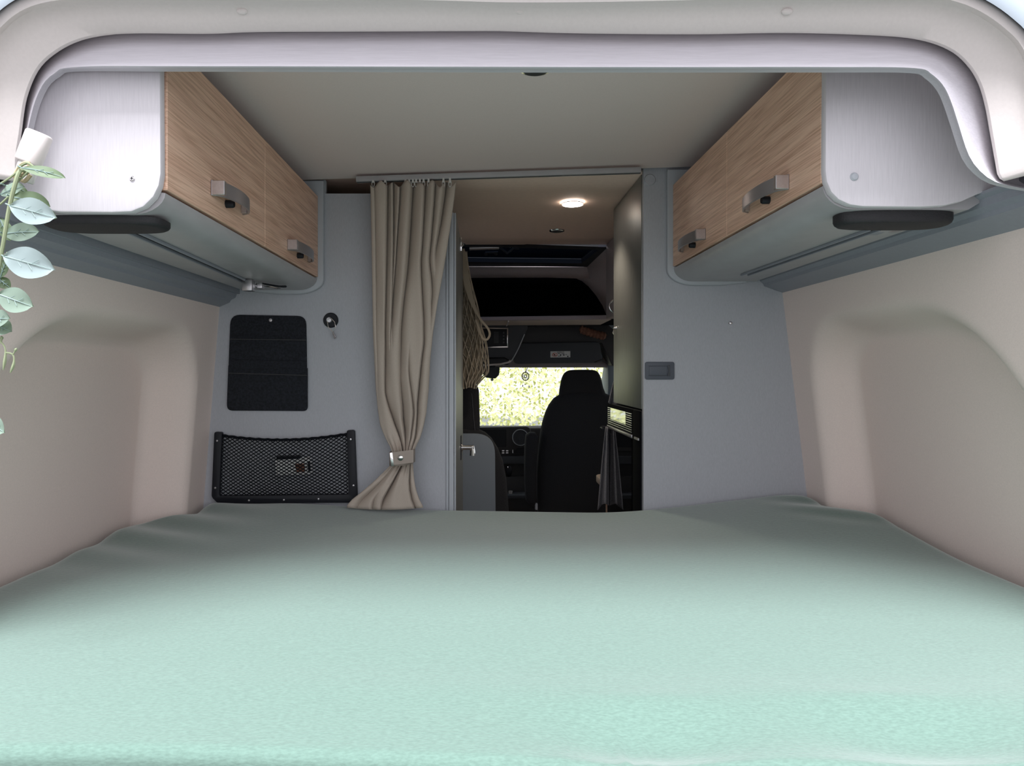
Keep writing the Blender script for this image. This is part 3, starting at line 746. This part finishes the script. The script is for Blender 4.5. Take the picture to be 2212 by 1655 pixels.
# worktop flap
q = P(1289,1028,3.02)
mb = MB().prism(rpoly([(q.x,2.80),(q.x+.14,2.80),(q.x+.14,3.08),(q.x,3.08)], [.05,.0,.0,.05]), 'z', q.z-.03, q.z)
tf = thing('worktop_flap', (q.x+.08,2.95,q.z-.03), 'tan rounded worktop flap sticking out past the tea towel', 'worktop')
build('top', mb, M['tan'], tf, bevel=.004)
build('bracket', MB().box((q.x+.05,2.82,q.z-.085), (q.x+.14,3.04,q.z-.03)), M['dark2'], tf, bevel=.006)
mb = MB().box((q.x+.14,2.765,0), (1.16,3.60,q.z-.01)); tag(build('kitchen_unit', mb, M['oak'], bevel=.004), 'oak kitchen base unit behind the fridge', 'cabinet')
# overhead cupboard end further forward on the right
t = tag(build('kitchen_cupboard', MB().box((.592,2.78,H+.262), (1.15,3.36,H+.622)), M['headliner'], bevel=.004), 'mauve brown cupboard end above the kitchen behind the tall cabinet', 'cabinet')

# ------------------------------------------------------------------ passage, left side: bench and net bag
t = thing('dinette_bench', (-.25,3.25,0), 'black dinette bench with grey rounded back board and headrest', 'bench')
def ext(pts, Yd, y1): return MB().prism([(P(a,b,Yd).x, P(a,b,Yd).z) for a, b in pts], 'y', Yd, y1)
build('back_board', ext(rpoly([(700,937),(1069,937),(1073,1390),(700,1390)], [0,45,0,0], 10), 3.10, 3.118), M['bench'], t, bevel=.002)
build('backrest', ext([(700,928),(1005,926),(1030,929),(1048,937),(1062,950),(1076,972),(1087,1000),(1094,1035),(1099,1100),(1101,1200),(700,1200)], 3.120, 3.24), M['seat'], t, bevel=.02, seg=3)
build('headrest', ext(rpoly([(905,828),(1034,828),(1037,935),(900,940)], [30,22,14,14], 8), 3.13, 3.23), M['seat'], t, bevel=.018, seg=3)
build('seam', MB().tube([P(1019,850,3.128),P(1022,890,3.127),P(1026,930,3.128)], .0015, 6), M['dark2'], t)
build('seat_base', MB().box((-.76,3.12,0), (.10,3.62,.42)), M['seat'], t, bevel=.01)
build('cushion', MB().box((-.76,3.245,.42), (.10,3.64,.52)), M['seat'], t, bevel=.03, seg=3)

t = thing('net_bag', P(1000,535,2.96), 'beige string shopping bag hanging at the left of the passage', 'bag')
def bagp(u, v, r=1.0):
    py = lerp(545, 838, v)
    rx = lerp(8, 46, sst(0,.75,v))*(1-.55*sst(.86,1.0,v)); cx = lerp(1000, 1008, v)
    p = P(cx, py, 2.99); a = 2*math.pi*u
    return Vector((p.x+rx/FPX*2.99*math.cos(a)*r*(1+.08*math.sin(3*a+v*9)), p.y+.055*math.sin(a)*r*sst(0,.5,v+.1), p.z+.004*math.sin(5*a+v*20)))
mb = MB(); NS = 22
for k in range(NS):
    for dr in (1, -1):
        mb.tube([bagp((k+dr*v*2.2*3)/NS, v) for v in [i/40 for i in range(41)]], .0021, 4)
for k in range(16):
    mb.tube([bagp((k*.37+i*.02)/1.0, .35+.6*((k*7) % 16)/16+.10*math.sin(i*.5+k), .80) for i in range(18)], .0016, 4)
build('netting', mb, M['jute'], t)
mb = MB().loft([[bagp(k/16, v, .72) for k in range(16)] for v in [i/16 for i in range(17)]]); 
build('inner_bundle', mb, M['jute_dark'], t, sharp=80)
# broad woven handle with its loop
pts = [P(a,b,y) for a, b, y in ((997,538,2.96),(1003,580,2.93),(1011,620,2.91),(1022,660,2.90),(1038,690,2.90),(1053,708,2.90),(1058,722,2.90),(1053,733,2.90),(1045,733,2.90),(1038,722,2.90),(1033,706,2.90),(1028,690,2.91))]
pts = resample(pts, 60, 6)
mb = MB(); rings = []
for i, p in enumerate(pts):
    tdir = (pts[min(i+1,59)]-pts[max(i-1,0)]).normalized(); n_ = Vector((tdir.z,0,-tdir.x)); w = lerp(.014,.0045,sst(18,34,i)); b_ = Vector((0,1,0))
    rings.append([p+n_*w+b_*.002, p+n_*w-b_*.002, p-n_*w-b_*.002, p-n_*w+b_*.002])
mb.loft(rings); build('handle', mb, M['jute'], t, sharp=60)
q = P(997,536,2.96); build('hook', MB().tube([(-.107+.02,2.90,q.z+.01),(-.080,2.93,q.z+.012),(q.x,2.962,q.z+.006),(q.x,2.962,q.z-.008)], .003, 8), M['chrome'], t)

# ------------------------------------------------------------------ cab: headliner, skylight, storage recess
A = dict(TL=P(930,520,3.36), TR=P(1313,534,3.36), BR=P(1268,577,3.75), BL=P(930,574,3.75))
def quad(pts): return MB().add(pts, [list(range(len(pts)))])
# skylight: black frame with grey pane
o = [A['TL'],A['TR'],A['BR'],A['BL']]
i_ = [P(930,531,3.42), P(1293,540,3.42), P(1256,569,3.67), P(930,565,3.67)]
mb = MB().add(o+i_+[v+Vector((0,.01,.03)) for v in i_], [(0,1,5,4),(1,2,6,5),(2,3,7,6),(3,0,4,7),(4,5,9,8),(5,6,10,9),(6,7,11,10),(7,4,8,11)])
w4 = struct('window_4', mb, M['rubber'], sharp=20)
build('pane', quad([v+Vector((0,.008,.025)) for v in i_]), M['tint'], w4)
a, b = P(1014,536,3.43), P(1078,534,3.43); build('blind_roller', MB().tube([a,b], .012, 12), M['steel_dark'], w4)
for px, py in ((1050,549),(1072,548)):
    q = P(px,py,3.50); build('latch_knob', MB().ball(q, .009, 10, 6), M['black'], w4)
a, b = P(1048,546,3.49), P(1076,545,3.49); build('latch_bar', MB().tube([a,b], .006, 8), M['black'], w4)
a = P(1100,542,3.46); build('handle', MB().tube([a+Vector((-.05,0,.02)),a+Vector((-.01,0,-.012)),a+Vector((.02,0,.012)),a+Vector((.05,0,.012))], .006, 8), M['black'], w4)
for px in (1102,1108): build('latch_knob', MB().ball(P(px,534,3.44), .004, 8, 6), M['steel'], w4)
# headliner around skylight and recess
mb = MB()
mb.add([P(930,577,3.75),P(1245,577,3.75),P(1268,577,3.75),P(1275,601,3.82),P(1245,601,3.82),P(1180,599,3.82),P(930,600,3.82)], [(0,1,4,5,6),(1,2,3,4)])
side = [P(1268,577,3.75),P(1313,534,3.36),P(1420,530,3.36),P(1420,700,3.82),P(1312,684,3.82),P(1302,660,3.82),P(1288,638,3.82),P(1272,619,3.82),P(1258,607,3.82),P(1245,601,3.82),P(1275,601,3.82)]
mb.add(side, [(0,1,2,10),(2,3,4,5,6,7,8,9,10)])
struct('trim_9', mb, M['headliner'], thick=.006)
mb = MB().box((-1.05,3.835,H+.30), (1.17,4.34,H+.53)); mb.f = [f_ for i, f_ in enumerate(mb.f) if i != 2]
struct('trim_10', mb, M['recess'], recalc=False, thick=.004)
z0 = P(1100,692,3.80).z
t = thing('cab_shelf', (.05,4.1,z0), 'cab overhead storage shelf with black recess and beige underside', 'shelf')
a = P(930,687,3.80); 
mb = MB().prism([(P(930,686,3.8).x,P(930,686,3.8).z),(P(1320,680.5,3.8).x,P(1320,680.5,3.8).z),(P(1320,690,3.8).x,P(1320,690,3.8).z),(P(930,693.5,3.8).x,P(930,693.5,3.8).z)], 'y', 3.80, 3.83)
build('front_edge', mb, M['headliner'], t, bevel=.003)
q0 = P(930,693,3.805); q1 = P(1320,690.5,3.805)
mb = MB().add([q0,q1,Vector((q1.x,4.155,q1.z-.004)),Vector((q0.x,4.155,q0.z-.004)),q0+Vector((0,0,.012)),q1+Vector((0,0,.012)),Vector((q1.x,4.155,q1.z+.008)),Vector((q0.x,4.155,q0.z+.008))], [(0,1,2,3),(4,5,6,7),(0,1,5,4),(1,2,6,5),(2,3,7,6),(3,0,4,7)])
build('underside', mb, M['ledge'], t)
q = P(1095,700,4.1); build('joint_strip', MB().box((q.x-.003,3.82,q.z-.01), (q.x+.003,4.15,q.z+.003)), M['white'], t)

# overhead console with control panel and reading light
t = thing('overhead_console', P(1040,790,4.3), 'dark overhead console of the cab above the mirror', 'console')
mb = ext(rpoly([(920,703),(1143,703),(1128,735),(1115,762),(1104,780),(1088,789),(920,792)], [0,6,20,20,10,12,0]), 4.16, 4.31); build('body', mb, M['dark2'], t, bevel=.012, seg=3)
build('edge_trim', MB().tube(resample([P(a,b,4.155) for a, b in ((1133,722),(1122,748),(1112,768),(1102,782),(1086,789))], 30, 4), .0035, 8), M['lip'], t)
mb = ext(rpoly([(960,774),(1090,772),(1104,780),(1098,788),(1040,790),(960,791)], 5), 4.125, 4.165); build('lamp_housing', mb, M['black'], t, bevel=.008, seg=3)
build('lamp_strip', MB().tube([P(a,b,4.122) for a, b in ((1020,789),(1045,789),(1080,787),(1098,783),(1103,779))], .006, 8), M['white'], t)
t = thing('control_panel', P(1068,730,4.15), 'black living area control panel with silver frame and four buttons', 'control panel')
build('frame', ext(rpoly([(1030,707),(1098,708),(1098,751),(1030,752)], 2), 4.145, 4.1585), M['chrome'], t, bevel=.002)
build('face', ext([(1033,710),(1095.5,711),(1095.5,748),(1033,749)], 4.143, 4.15), M['black'], t, bevel=.001)
for py in (719,726,733,740):
    q = P(1088,py,4.143); build('button', MB().lathe([(.0005,-.003),(.004,-.003),(.0055,0)], q, 'y', 14), M['dark2'], t)
mb = MB()
for a in range(4):
    for b in range(8):
        q = P(1068+a*2.6, 718+b*3.2, 4.1428); mb.box((q.x-.0009,q.y-.0004,q.z-.0009), (q.x+.0009,q.y+.0004,q.z+.0009))
build('indicator_dots', mb, M['lip'], t)
q = P(1047,741,4.1427); build('print_bar', MB().box((q.x-.010,q.y,q.z-.002), (q.x+.008,q.y+.001,q.z+.002)), M['lip'], t)

# padded header and sun visor on the passenger side
t = tag(build('padded_header', ext(rpoly([(1138,704),(1312,700),(1330,716),(1336,790),(1322,790),(1300,740),(1120,742)], [8,6,10,0,6,10,10]), 4.36, 4.55), M['dark'], bevel=.01, seg=3), 'dark padded header over the windscreen behind the sun visor', 'header')
t = thing('sun_visor', P(1210,786,4.32), 'slate sun visor with a white warning sticker', 'sun visor')
build('board', ext(rpoly([(1114,742),(1296,738),(1302,782),(1290,784),(1108,786)], [10,12,10,8,10]), 4.318, 4.345), M['dark2'], t, bevel=.006, seg=3)
build('hinge_arm', MB().tube([P(a,b,4.32) for a, b in ((1284,783),(1300,777),(1312,784))], .005, 8), M['dark'], t)
st = build('sticker', ext([(1189,759),(1232,758.5),(1232,772),(1189,772.5)], 4.3165, 4.3185), M['paper'], t)
q = P(1198.5,766.5,4.3160)
build('ban_ring', MB().tube([(q.x+.0145*math.cos(k*.3142),q.y,q.z+.0105*math.sin(k*.3142)) for k in range(20)], .0016, 6, closed=True).tube([(q.x-.010,q.y,q.z+.007),(q.x+.010,q.y,q.z-.007)], .0014, 6), M['red'], st)
build('seat_pictogram', MB().ball((q.x-.002,q.y,q.z+.001), .004, 8, 6, (1,.15,1)).box((q.x-.007,q.y-.0005,q.z-.005), (q.x+.006,q.y+.0005,q.z-.0025)), M['black'], st)
mb = MB()
for px, py, w, h in ((1207,763.5,5,1.2),(1211,767,2.2,4),(1216,764.5,6,1.2),(1218,767,3,2.6),(1208,769.5,6,1),(1223,766,4,1)):
    v = P(px,py,4.316); mb.box((v.x-w/FPX*2.1,v.y-.0004,v.z-h/FPX*2.1), (v.x+w/FPX*2.1,v.y+.0004,v.z+h/FPX*2.1))
build('pictogram', mb, M['dark2'], st)
v = P(1226.5,770,4.316); build('dot', MB().ball(v, .0045, 8, 6, (1,.15,.9)), M['black'], st)
fc = bpy.data.curves.new('airbag', 'FONT'); fc.body = 'AIRBAG'; fc.size = .0135; fc.align_x = 'CENTER'; fc.extrude = .0002
fo_ = bpy.data.objects.new('tmp', fc); COL.objects.link(fo_); bpy.context.view_layer.update()
me = bpy.data.meshes.new_from_object(fo_.evaluated_get(bpy.context.evaluated_depsgraph_get())); bpy.data.objects.remove(fo_)
to = bpy.data.objects.new('lettering', me); me.materials.clear(); me.materials.append(M['black']); COL.objects.link(to); v = P(1211,762.6,4.3158)
to.parent = st; to.location = v-ORG[t.name]; to.rotation_euler = (math.pi/2,0,0)
# folded papers and quilted roll above the visor
t = tag(build('folded_papers', MB().prism([(P(a,b,4.2).x,P(a,b,4.2).z) for a, b in ((1156,701),(1162,694),(1250,691),(1322,690),(1318,694),(1262,698),(1166,702))], 'y', 4.18, 4.33), M['dark'], bevel=.001), 'dark folded papers wedged between the shelf and the visor', 'papers')
build('white_edge', MB().tube([P(a,b,4.176) for a, b in ((1158,701),(1166,696),(1240,698.5),(1290,699),(1320,691))], .0022, 6), M['paper'], t, origin=ORG[t.name])
rings = []
cpt = resample([P(a,b,4.22) for a, b in ((1252,710),(1264,715),(1280,720),(1296,724),(1309,727))], 34, 4)
for i, p in enumerate(cpt):
    r = (.020+.0055*abs(math.sin(i*.75)))*(1 if 1 < i < 32 else .6)
    rings.append([p+Vector((.25*math.sin(k*.5236)*r, math.cos(k*.5236)*r*.8, math.sin(k*.5236)*r)) for k in range(12)])
tag(build('quilted_roll', MB().loft(rings), M['orange'], sharp=70), 'brown ribbed roll tucked into the header above the sun visor', 'roll')

# windscreen, pillars, lower header
mb = MB().add([(-.95,4.60,H+.075),(1.06,4.60,H+.075),(1.06,5.28,H-.42),(-.95,5.28,H-.42)], [(0,1,2,3)]); struct('window_3', mb, M['glass'], thick=.004)
mb = MB().prism([(P(900,785,4.52).z-.0,4.52)]*0 or [(-.95,H+.10),(1.06,H+.10),(1.06,P(0,794,4.52).z),(-.95,P(0,794,4.52).z)], 'y', 4.52, 4.60); struct('trim_11', mb, M['headliner'], bevel=.006)
for n, x0, x1 in (('trim_12', .805, .96), ('trim_13', -1.02, -.88)):
    mb = MB().loft([[(x0,4.50,H+.12),(x1,4.50,H+.12),(x1,4.62,H+.12),(x0,4.62,H+.12)],[(x0,4.50,H-.10),(x1,4.50,H-.10),(x1,4.80,H-.10),(x0,4.80,H-.10)],[(x0-.0,4.62,H-.45),(x1,4.62,H-.45),(x1,5.2,H-.45),(x0,5.2,H-.45)]])
    struct(n, mb, M['bench'], bevel=.01)
# rear-view mirror, dream catcher
t = thing('rear_view_mirror', P(1062,806,4.47), 'dark back of mirror housing hanging at the top of the windscreen', 'mirror')
build('housing', MB().prism([(P(a,b,4.46).x,P(a,b,4.46).z) for a, b in rpoly([(1041,793),(1080,793),(1078,810),(1070,818),(1049,816),(1043,808)], 4)], 'y', 4.45, 4.50), M['dark2'], t, bevel=.006)
build('sensor', MB().ball(P(1063,820,4.47), .010, 10, 6), M['lip'], t)
build('stem', MB().box((P(1058,0,4.47).x,4.46,H+.03), (P(1070,0,4.47).x,4.53,H+.055)), M['dark2'], t)
t = thing('dream_catcher', P(1135,812,4.44), 'small round dream catcher dangling before the windscreen', 'ornament')
c = P(1135,813,4.44)
build('hoop', MB().tube([(c.x+.022*math.cos(k*.2618),c.y,c.z+.026*math.sin(k*.2618)) for k in range(24)], .0032, 8, closed=True), M['twine'], t)
mb = MB()
for k in range(8):
    a0 = k*math.pi/4; a1 = a0+math.pi*.75
    mb.tube([(c.x+.022*math.cos(a0),c.y,c.z+.026*math.sin(a0)),(c.x+.022*math.cos(a1),c.y,c.z+.026*math.sin(a1))], .0011, 5)
mb.tube([(c.x+.007*math.cos(k*.6283),c.y,c.z+.007*math.sin(k*.6283)) for k in range(10)], .002, 6, closed=True)
build('web', mb, M['twine'], t)
build('cord', MB().tube([P(1144,786,4.42),P(1139,796,4.44),P(1136,804,4.44)], .002, 6).tube([P(1137,787,4.42),P(1136,796,4.44),P(1135,804,4.44)], .002, 6), M['twine'], t)
for a, b in (((1131,821),(1129,836)),((1143,820),(1143,838)),((1136,822),(1134,832))):
    A_ = P(*a,4.44); B_ = P(*b,4.44); build('tassel', MB().tube([A_, A_.lerp(B_,.7), A_.lerp(B_,.75), A_.lerp(B_,.88), B_], [.0007,.0007,.003,.0042,.001], 6), M['twine'], t)

# ------------------------------------------------------------------ front seats, dashboard
def seat_shape(name, pts, y0, y1, parent, m=None, bev=.035):
    n = len(pts); C = Vector((sum(a for a,b in pts)/n, sum(b for a,b in pts)/n))
    rings = []
    for f_, sc in ((0,.82),(.10,.93),(.25,.985),(.5,1.0),(.75,.985),(.9,.93),(1,.82)):
        rings.append([Vector((P(C.x+(a-C.x)*sc, 0, y0).x, lerp(y0,y1,f_), P(0, C.y+(b-C.y)*(1-(1-sc)*.45), y0).z)) for a, b in pts])
    return build(name, MB().loft(rings), m or M['seat'], parent, sharp=80)
t = thing('passenger_seat', (.58,4.1,0), 'black passenger seat with headrest and armrest in the cab', 'car seat')
def sm(pts, n=48): 
    r = resample([Vector((a,b,0)) for a, b in pts+[pts[0]]], n+1, 5)[:-1]; return [(v.x, v.y) for v in r]
seat_shape('backrest', sm([(1163,1130),(1161,1040),(1164,980),(1170,930),(1180,893),(1193,868),(1210,853),(1235,847),(1285,846),(1316,851),(1335,870),(1345,920),(1350,1000),(1352,1130),(1255,1150)]), 4.0, 4.16, t)
seat_shape('headrest', sm([(1209,858),(1212,834),(1217,814),(1225,803),(1240,799),(1280,799),(1293,803),(1300,815),(1305,836),(1308,858),(1258,862)]), 4.02, 4.13, t)
for px in (1240,1278): build('headrest_post', MB().tube([P(px,872,4.07),P(px,850,4.07)], .006, 8), M['steel_dark'], t)
seat_shape('armrest', sm([(1137,1085),(1134,1040),(1134,980),(1136,945),(1140,937),(1150,935),(1160,937),(1163,948),(1161,1000),(1160,1060),(1158,1092),(1150,1098)],32), 3.95, 4.06, t)
build('seat_cushion', MB().box((.30,4.10,.42), (.86,4.46,.58)), M['seat'], t, bevel=.04, seg=3)
build('pedestal', MB().box((.36,4.12,0), (.80,4.45,.42)), M['dark'], t, bevel=.01)
build('buckle', MB().box((P(1155,0,4.05).x,4.0,P(0,1098,4.05).z), (P(1160,0,4.05).x,4.03,P(0,1085,4.05).z)), M['lip'], t, bevel=.002)
t = thing('driver_seat', (-.52,4.1,0), 'black driver seat hidden behind the dinette headrest', 'car seat')
seat_shape('backrest', sm([(755,1130),(753,1040),(757,980),(763,930),(773,893),(790,868),(830,850),(880,850),(920,868),(935,893),(945,930),(951,980),(953,1040),(953,1130),(850,1150)]), 4.0, 4.16, t)
seat_shape('headrest', sm([(800,858),(803,834),(808,814),(816,803),(831,799),(871,799),(884,803),(891,815),(896,836),(899,858),(850,862)]), 4.02, 4.13, t)
build('seat_cushion', MB().box((-.80,4.10,.42), (-.24,4.46,.58)), M['seat'], t, bevel=.04, seg=3)
build('pedestal', MB().box((-.74,4.12,0), (-.30,4.45,.42)), M['dark'], t, bevel=.01)

t = thing('dashboard', (.05,4.9,0), 'dark dashboard with round air vent below the windscreen', 'dashboard')
D = 4.68
mb = MB().prism([(4.70,P(0,926,D).z),(4.74,P(0,921,D).z),(4.90,H-.385),(5.24,H-.43),(5.24,.3),(4.72,.3),(4.70,P(0,985,D).z)], 'x', -1.0, 1.1); build('body', mb, M['dark'], t, bevel=.012, seg=3)
build('centre_panel', ext(rpoly([(985,924),(1146,921),(1150,960),(1140,976),(990,976)], [4,12,10,8,4]), D, D+.05), M['dark'], t, bevel=.008, seg=3)
build('screen', ext(rpoly([(1000,929),(1094,928),(1094,966),(1000,967)], 3), D-.003, D+.004), M['black'], t)
q = P(1124,945,D); build('air_vent', MB().lathe([(.024,-.006),(.046,-.006),(.053,-.014),(.057,-.008),(.057,.01)], q, 'y', 28), M['dark2'], t)
build('vent_ring', MB().tube([(q.x+.053*math.cos(k*.2618),q.y-.014,q.z+.053*math.sin(k*.2618)) for k in range(24)], .003, 6, closed=True), M['lip'], t)
build('vent_hub', MB().lathe([(.0005,-.012),(.022,-.012),(.026,-.002)], q, 'y', 20).box((q.x-.004,q.y-.018,q.z-.012),(q.x+.008,q.y-.010,q.z+.012)), M['dark2'], t)
for px in (1087,1095.5,):
    for py in (974,978.5): build('button', ext([(px-2.5,py-1.2),(px+2.5,py-1.2),(px+2.5,py+1.2),(px-2.5,py+1.2)], D-.012, D), M['steel'], t)
build('button', ext([(1107,972),(1108.5,972),(1108.5,979),(1107,979)], D-.012, D), M['steel'], t)
build('tray', ext(rpoly([(1110,976),(1118,968),(1136,966),(1146,966),(1146,979),(1110,979)], 2), D-.010, D+.01), M['black'], t)
build('lower_panel', ext([(985,988),(1150,986),(1150,1002),(985,1003)], D-.03, D+.05), M['dark2'], t, bevel=.004)
build('storage_bin', ext([(985,1030),(1150,1030),(1150,1100),(985,1100)], D-.02, D+.05), M['dark'], t, bevel=.004)
build('shelf_lip', ext([(1000,1071),(1150,1070),(1150,1077),(1000,1078)], D-.16, D-.02), M['dark2'], t, bevel=.003)
q = P(1100,1018,D-.05); build('gear_lever', MB().ball(q, .022, 12, 8, (.9,.9,1.7)).tube([q, q+Vector((0,.08,-.01))], .012, 8), M['black'], t)
build('lever_badge', MB().lathe([(.0005,-.003),(.006,-.002),(.006,.004)], P(1097,1010,D-.085), 'y', 12), M['chrome'], t)
q = P(1103,1064,D-.1)
t = tag(build('white_cup', MB().lathe([(.010,0),(.012,.022),(.014,.03),(.012,.03),(.009,.004)], (q.x,D-.09,P(0,1070.5,D-.09).z), 'z', 16), M['white'], sharp=50), 'small white cup on the dashboard shelf', 'cup')
q = P(1113,1069,D-.1); tag(build('white_dish', MB().lathe([(.012,0),(.022,.006),(.024,.009),(.020,.008),(.004,.003)], (q.x,D-.085,P(0,1070.3,D-.085).z), 'z', 20), M['white'], sharp=50), 'flat white dish beside the cup on the dashboard shelf', 'dish')
# ------------------------------------------------------------------ eucalyptus garland hanging at the left edge
gy = 1.0
g = thing('eucalyptus_garland', P(45,362,gy), 'eucalyptus garland with pale round leaves hanging at the left of the opening', 'garland')
pts = resample([P(a,b,y) for a, b, y in ((58,372,1.0),(44,368,.99),(32,400,.985),(20,450,.985),(8,520,.985),(-4,590,.985),(-12,680,.985),(-20,780,.985),(-26,900,.985),(-30,960,.985))], 70, 5)
build('stem', MB().tube(pts, [lerp(.0032,.0018,i/69) for i in range(70)], 8), M['stem'], g)
for a in (((44,366),(20,385),(-8,402)),((34,396),(60,372),(66,360)),((18,425),(2,440),(-20,455)),((40,362),(58,352),(72,360))):
    build('twig', MB().tube(resample([P(x,y,.992) for x, y in a], 10, 3), .0016, 6), M['stem'], g)
build('twine', MB().tube(resample([P(a,b,1.0) for a, b in ((30,385),(44,358),(62,352),(60,372),(40,380),(52,392),(66,378))], 40, 4), .0028, 6), M['twine'], g)
def leaf(base, tip, w, m, y0=.985, y1=.965, roll=.0, cup=.12, blunt=.62):
    A = P(*base, y0); B = P(*tip, y1); d = B-A; L_ = d.length; d.normalize()
    n = Vector((0,-1,0)); n = (n-d*n.dot(d)).normalized(); s = d.cross(n).normalized()
    s2 = (s*math.cos(roll)+n*math.sin(roll)); n2 = s2.cross(d).normalized()
    if n2.y > 0: n2 = -n2
    hw = w/FPX*y0/2; rows = []
    for i in range(15):
        t = i/14; ww = hw*(math.sin(math.pi*min(1,max(0,t))**1.12))**.62*(1-.05*t)
        if i in (0, 14): ww = hw*.02
        row = []
        for k in range(7):
            u = (k-3)/3
            row.append(A+d*(L_*t)+s2*(ww*u)+n2*(-cup*hw*(1-u*u)*1.0+.05*L_*math.sin(math.pi*t)+.04*hw*math.sin(6*t+u*3)))
        rows.append(row)
    o = build('leaf', MB().grid(rows), M[m], g, sharp=80)
    mid = [A+d*(L_*t)+n2*(-cup*hw+.05*L_*math.sin(math.pi*t)+.0006) for t in [i/10*.93 for i in range(11)]]
    mb = MB().tube([P(base[0]-8,base[1]-4,.985)]+mid, [.0011]*4+[lerp(.001,.0003,i/7) for i in range(8)], 5)
    for t, sg in ((.3,1),(.38,-1),(.52,1),(.6,-1)):
        q = A+d*(L_*t)+n2*(-cup*hw+.05*L_*math.sin(math.pi*t)+.0006)
        mb.tube([q, q+d*(L_*.12)+s2*(sg*hw*.35)+n2*.0004], .0004, 4)
    build('vein', mb, M['vein'], o)
for a in (((46,362),(141,384),30,'leaf_green',.985,.99,.5),((22,424),(108,446),46,'leaf_green',.993,1.0,.3),((64,440),(122,472),26,'leaf_green',1.0,1.01,.3),
          ((20,444),(120,470),58,'leaf_pale',.98,.955,.0),((8,505),(84,500),44,'leaf_mid',1.0,1.0,.2),((6,553),(116,583),68,'leaf_pale',.98,.955,.0),
          ((-6,635),(70,662),56,'leaf_mid',.98,.965,.1),((-20,690),(20,688),40,'leaf_mid',.985,.97,.2),((0,420),(52,402),36,'leaf_mid',1.0,1.0,.4),
          ((-10,440),(-70,470),60,'leaf_pale',.98,.96,.1),((-14,560),(-90,600),64,'leaf_pale',.98,.96,.2),((-20,650),(-95,690),60,'leaf_mid',.98,.965,.0),
          ((0,600),(16,560),34,'leaf_green',1.0,1.0,.3),((-6,600),(22,622),26,'leaf_green',1.0,1.0,.3),((-14,700),(24,716),40,'leaf_mid',.99,.98,.4),
          ((-30,900),(8,935),40,'leaf_mid',.98,.965,.1),((-24,760),(-90,790),56,'leaf_mid',.98,.965,.1),((-26,840),(-85,870),56,'leaf_pale',.98,.965,.1),
          ((10,400),(60,416),22,'leaf_green',1.01,1.01,.6),((-2,470),(22,520),30,'leaf_green',1.01,1.01,.5)):
    leaf(*a)
mb = MB()
for a in (((-10,730),(8,745),(12,765),(7,800)),((12,762),(28,766),(30,785),(22,806)),((28,766),(36,752)),((2,742),(4,726)),((14,546),(30,552),(40,540))):
    q = resample([P(x,y,.985) for x, y in a], 12, 3); mb.tube(q, [.0012]*6+[.0016,.002,.0024,.0022,.0016,.0006], 6)
build('bud_sprig', mb, M['stem'], g)
# white clip the garland hangs from
t = thing('white_clip', P(72,335,1.03), 'tilted white plastic clip holding the garland at the arch', 'clip')
def capsule(a, b, ra, y, name, m, sq=.6):
    A_ = P(*a,y); B_ = P(*b,y); d = (B_-A_).normalized(); s = Vector((d.z,0,-d.x)); rings = []
    L_ = (B_-A_).length
    for f_, sc in ((0,.80),(.02,.92),(.06,1),(.94,1),(.985,.94),(1,.86)):
        rings.append([A_+d*(L_*f_)+s*(ra*sc*math.copysign(abs(math.cos(k*.2618))**sq,math.cos(k*.2618)))+Vector((0,ra*.6*sc*math.sin(k*.2618),0)) for k in range(24)])
    build(name, MB().loft(rings), m, t, sharp=50)
capsule((86,287), (60,353), .0195, 1.03, 'body', M['white'])
capsule((64,350), (50,392), .0150, 1.03, 'lower_tab', M['clear'])

# ------------------------------------------------------------------ sunlit hedge in front of the van
random.seed(11)
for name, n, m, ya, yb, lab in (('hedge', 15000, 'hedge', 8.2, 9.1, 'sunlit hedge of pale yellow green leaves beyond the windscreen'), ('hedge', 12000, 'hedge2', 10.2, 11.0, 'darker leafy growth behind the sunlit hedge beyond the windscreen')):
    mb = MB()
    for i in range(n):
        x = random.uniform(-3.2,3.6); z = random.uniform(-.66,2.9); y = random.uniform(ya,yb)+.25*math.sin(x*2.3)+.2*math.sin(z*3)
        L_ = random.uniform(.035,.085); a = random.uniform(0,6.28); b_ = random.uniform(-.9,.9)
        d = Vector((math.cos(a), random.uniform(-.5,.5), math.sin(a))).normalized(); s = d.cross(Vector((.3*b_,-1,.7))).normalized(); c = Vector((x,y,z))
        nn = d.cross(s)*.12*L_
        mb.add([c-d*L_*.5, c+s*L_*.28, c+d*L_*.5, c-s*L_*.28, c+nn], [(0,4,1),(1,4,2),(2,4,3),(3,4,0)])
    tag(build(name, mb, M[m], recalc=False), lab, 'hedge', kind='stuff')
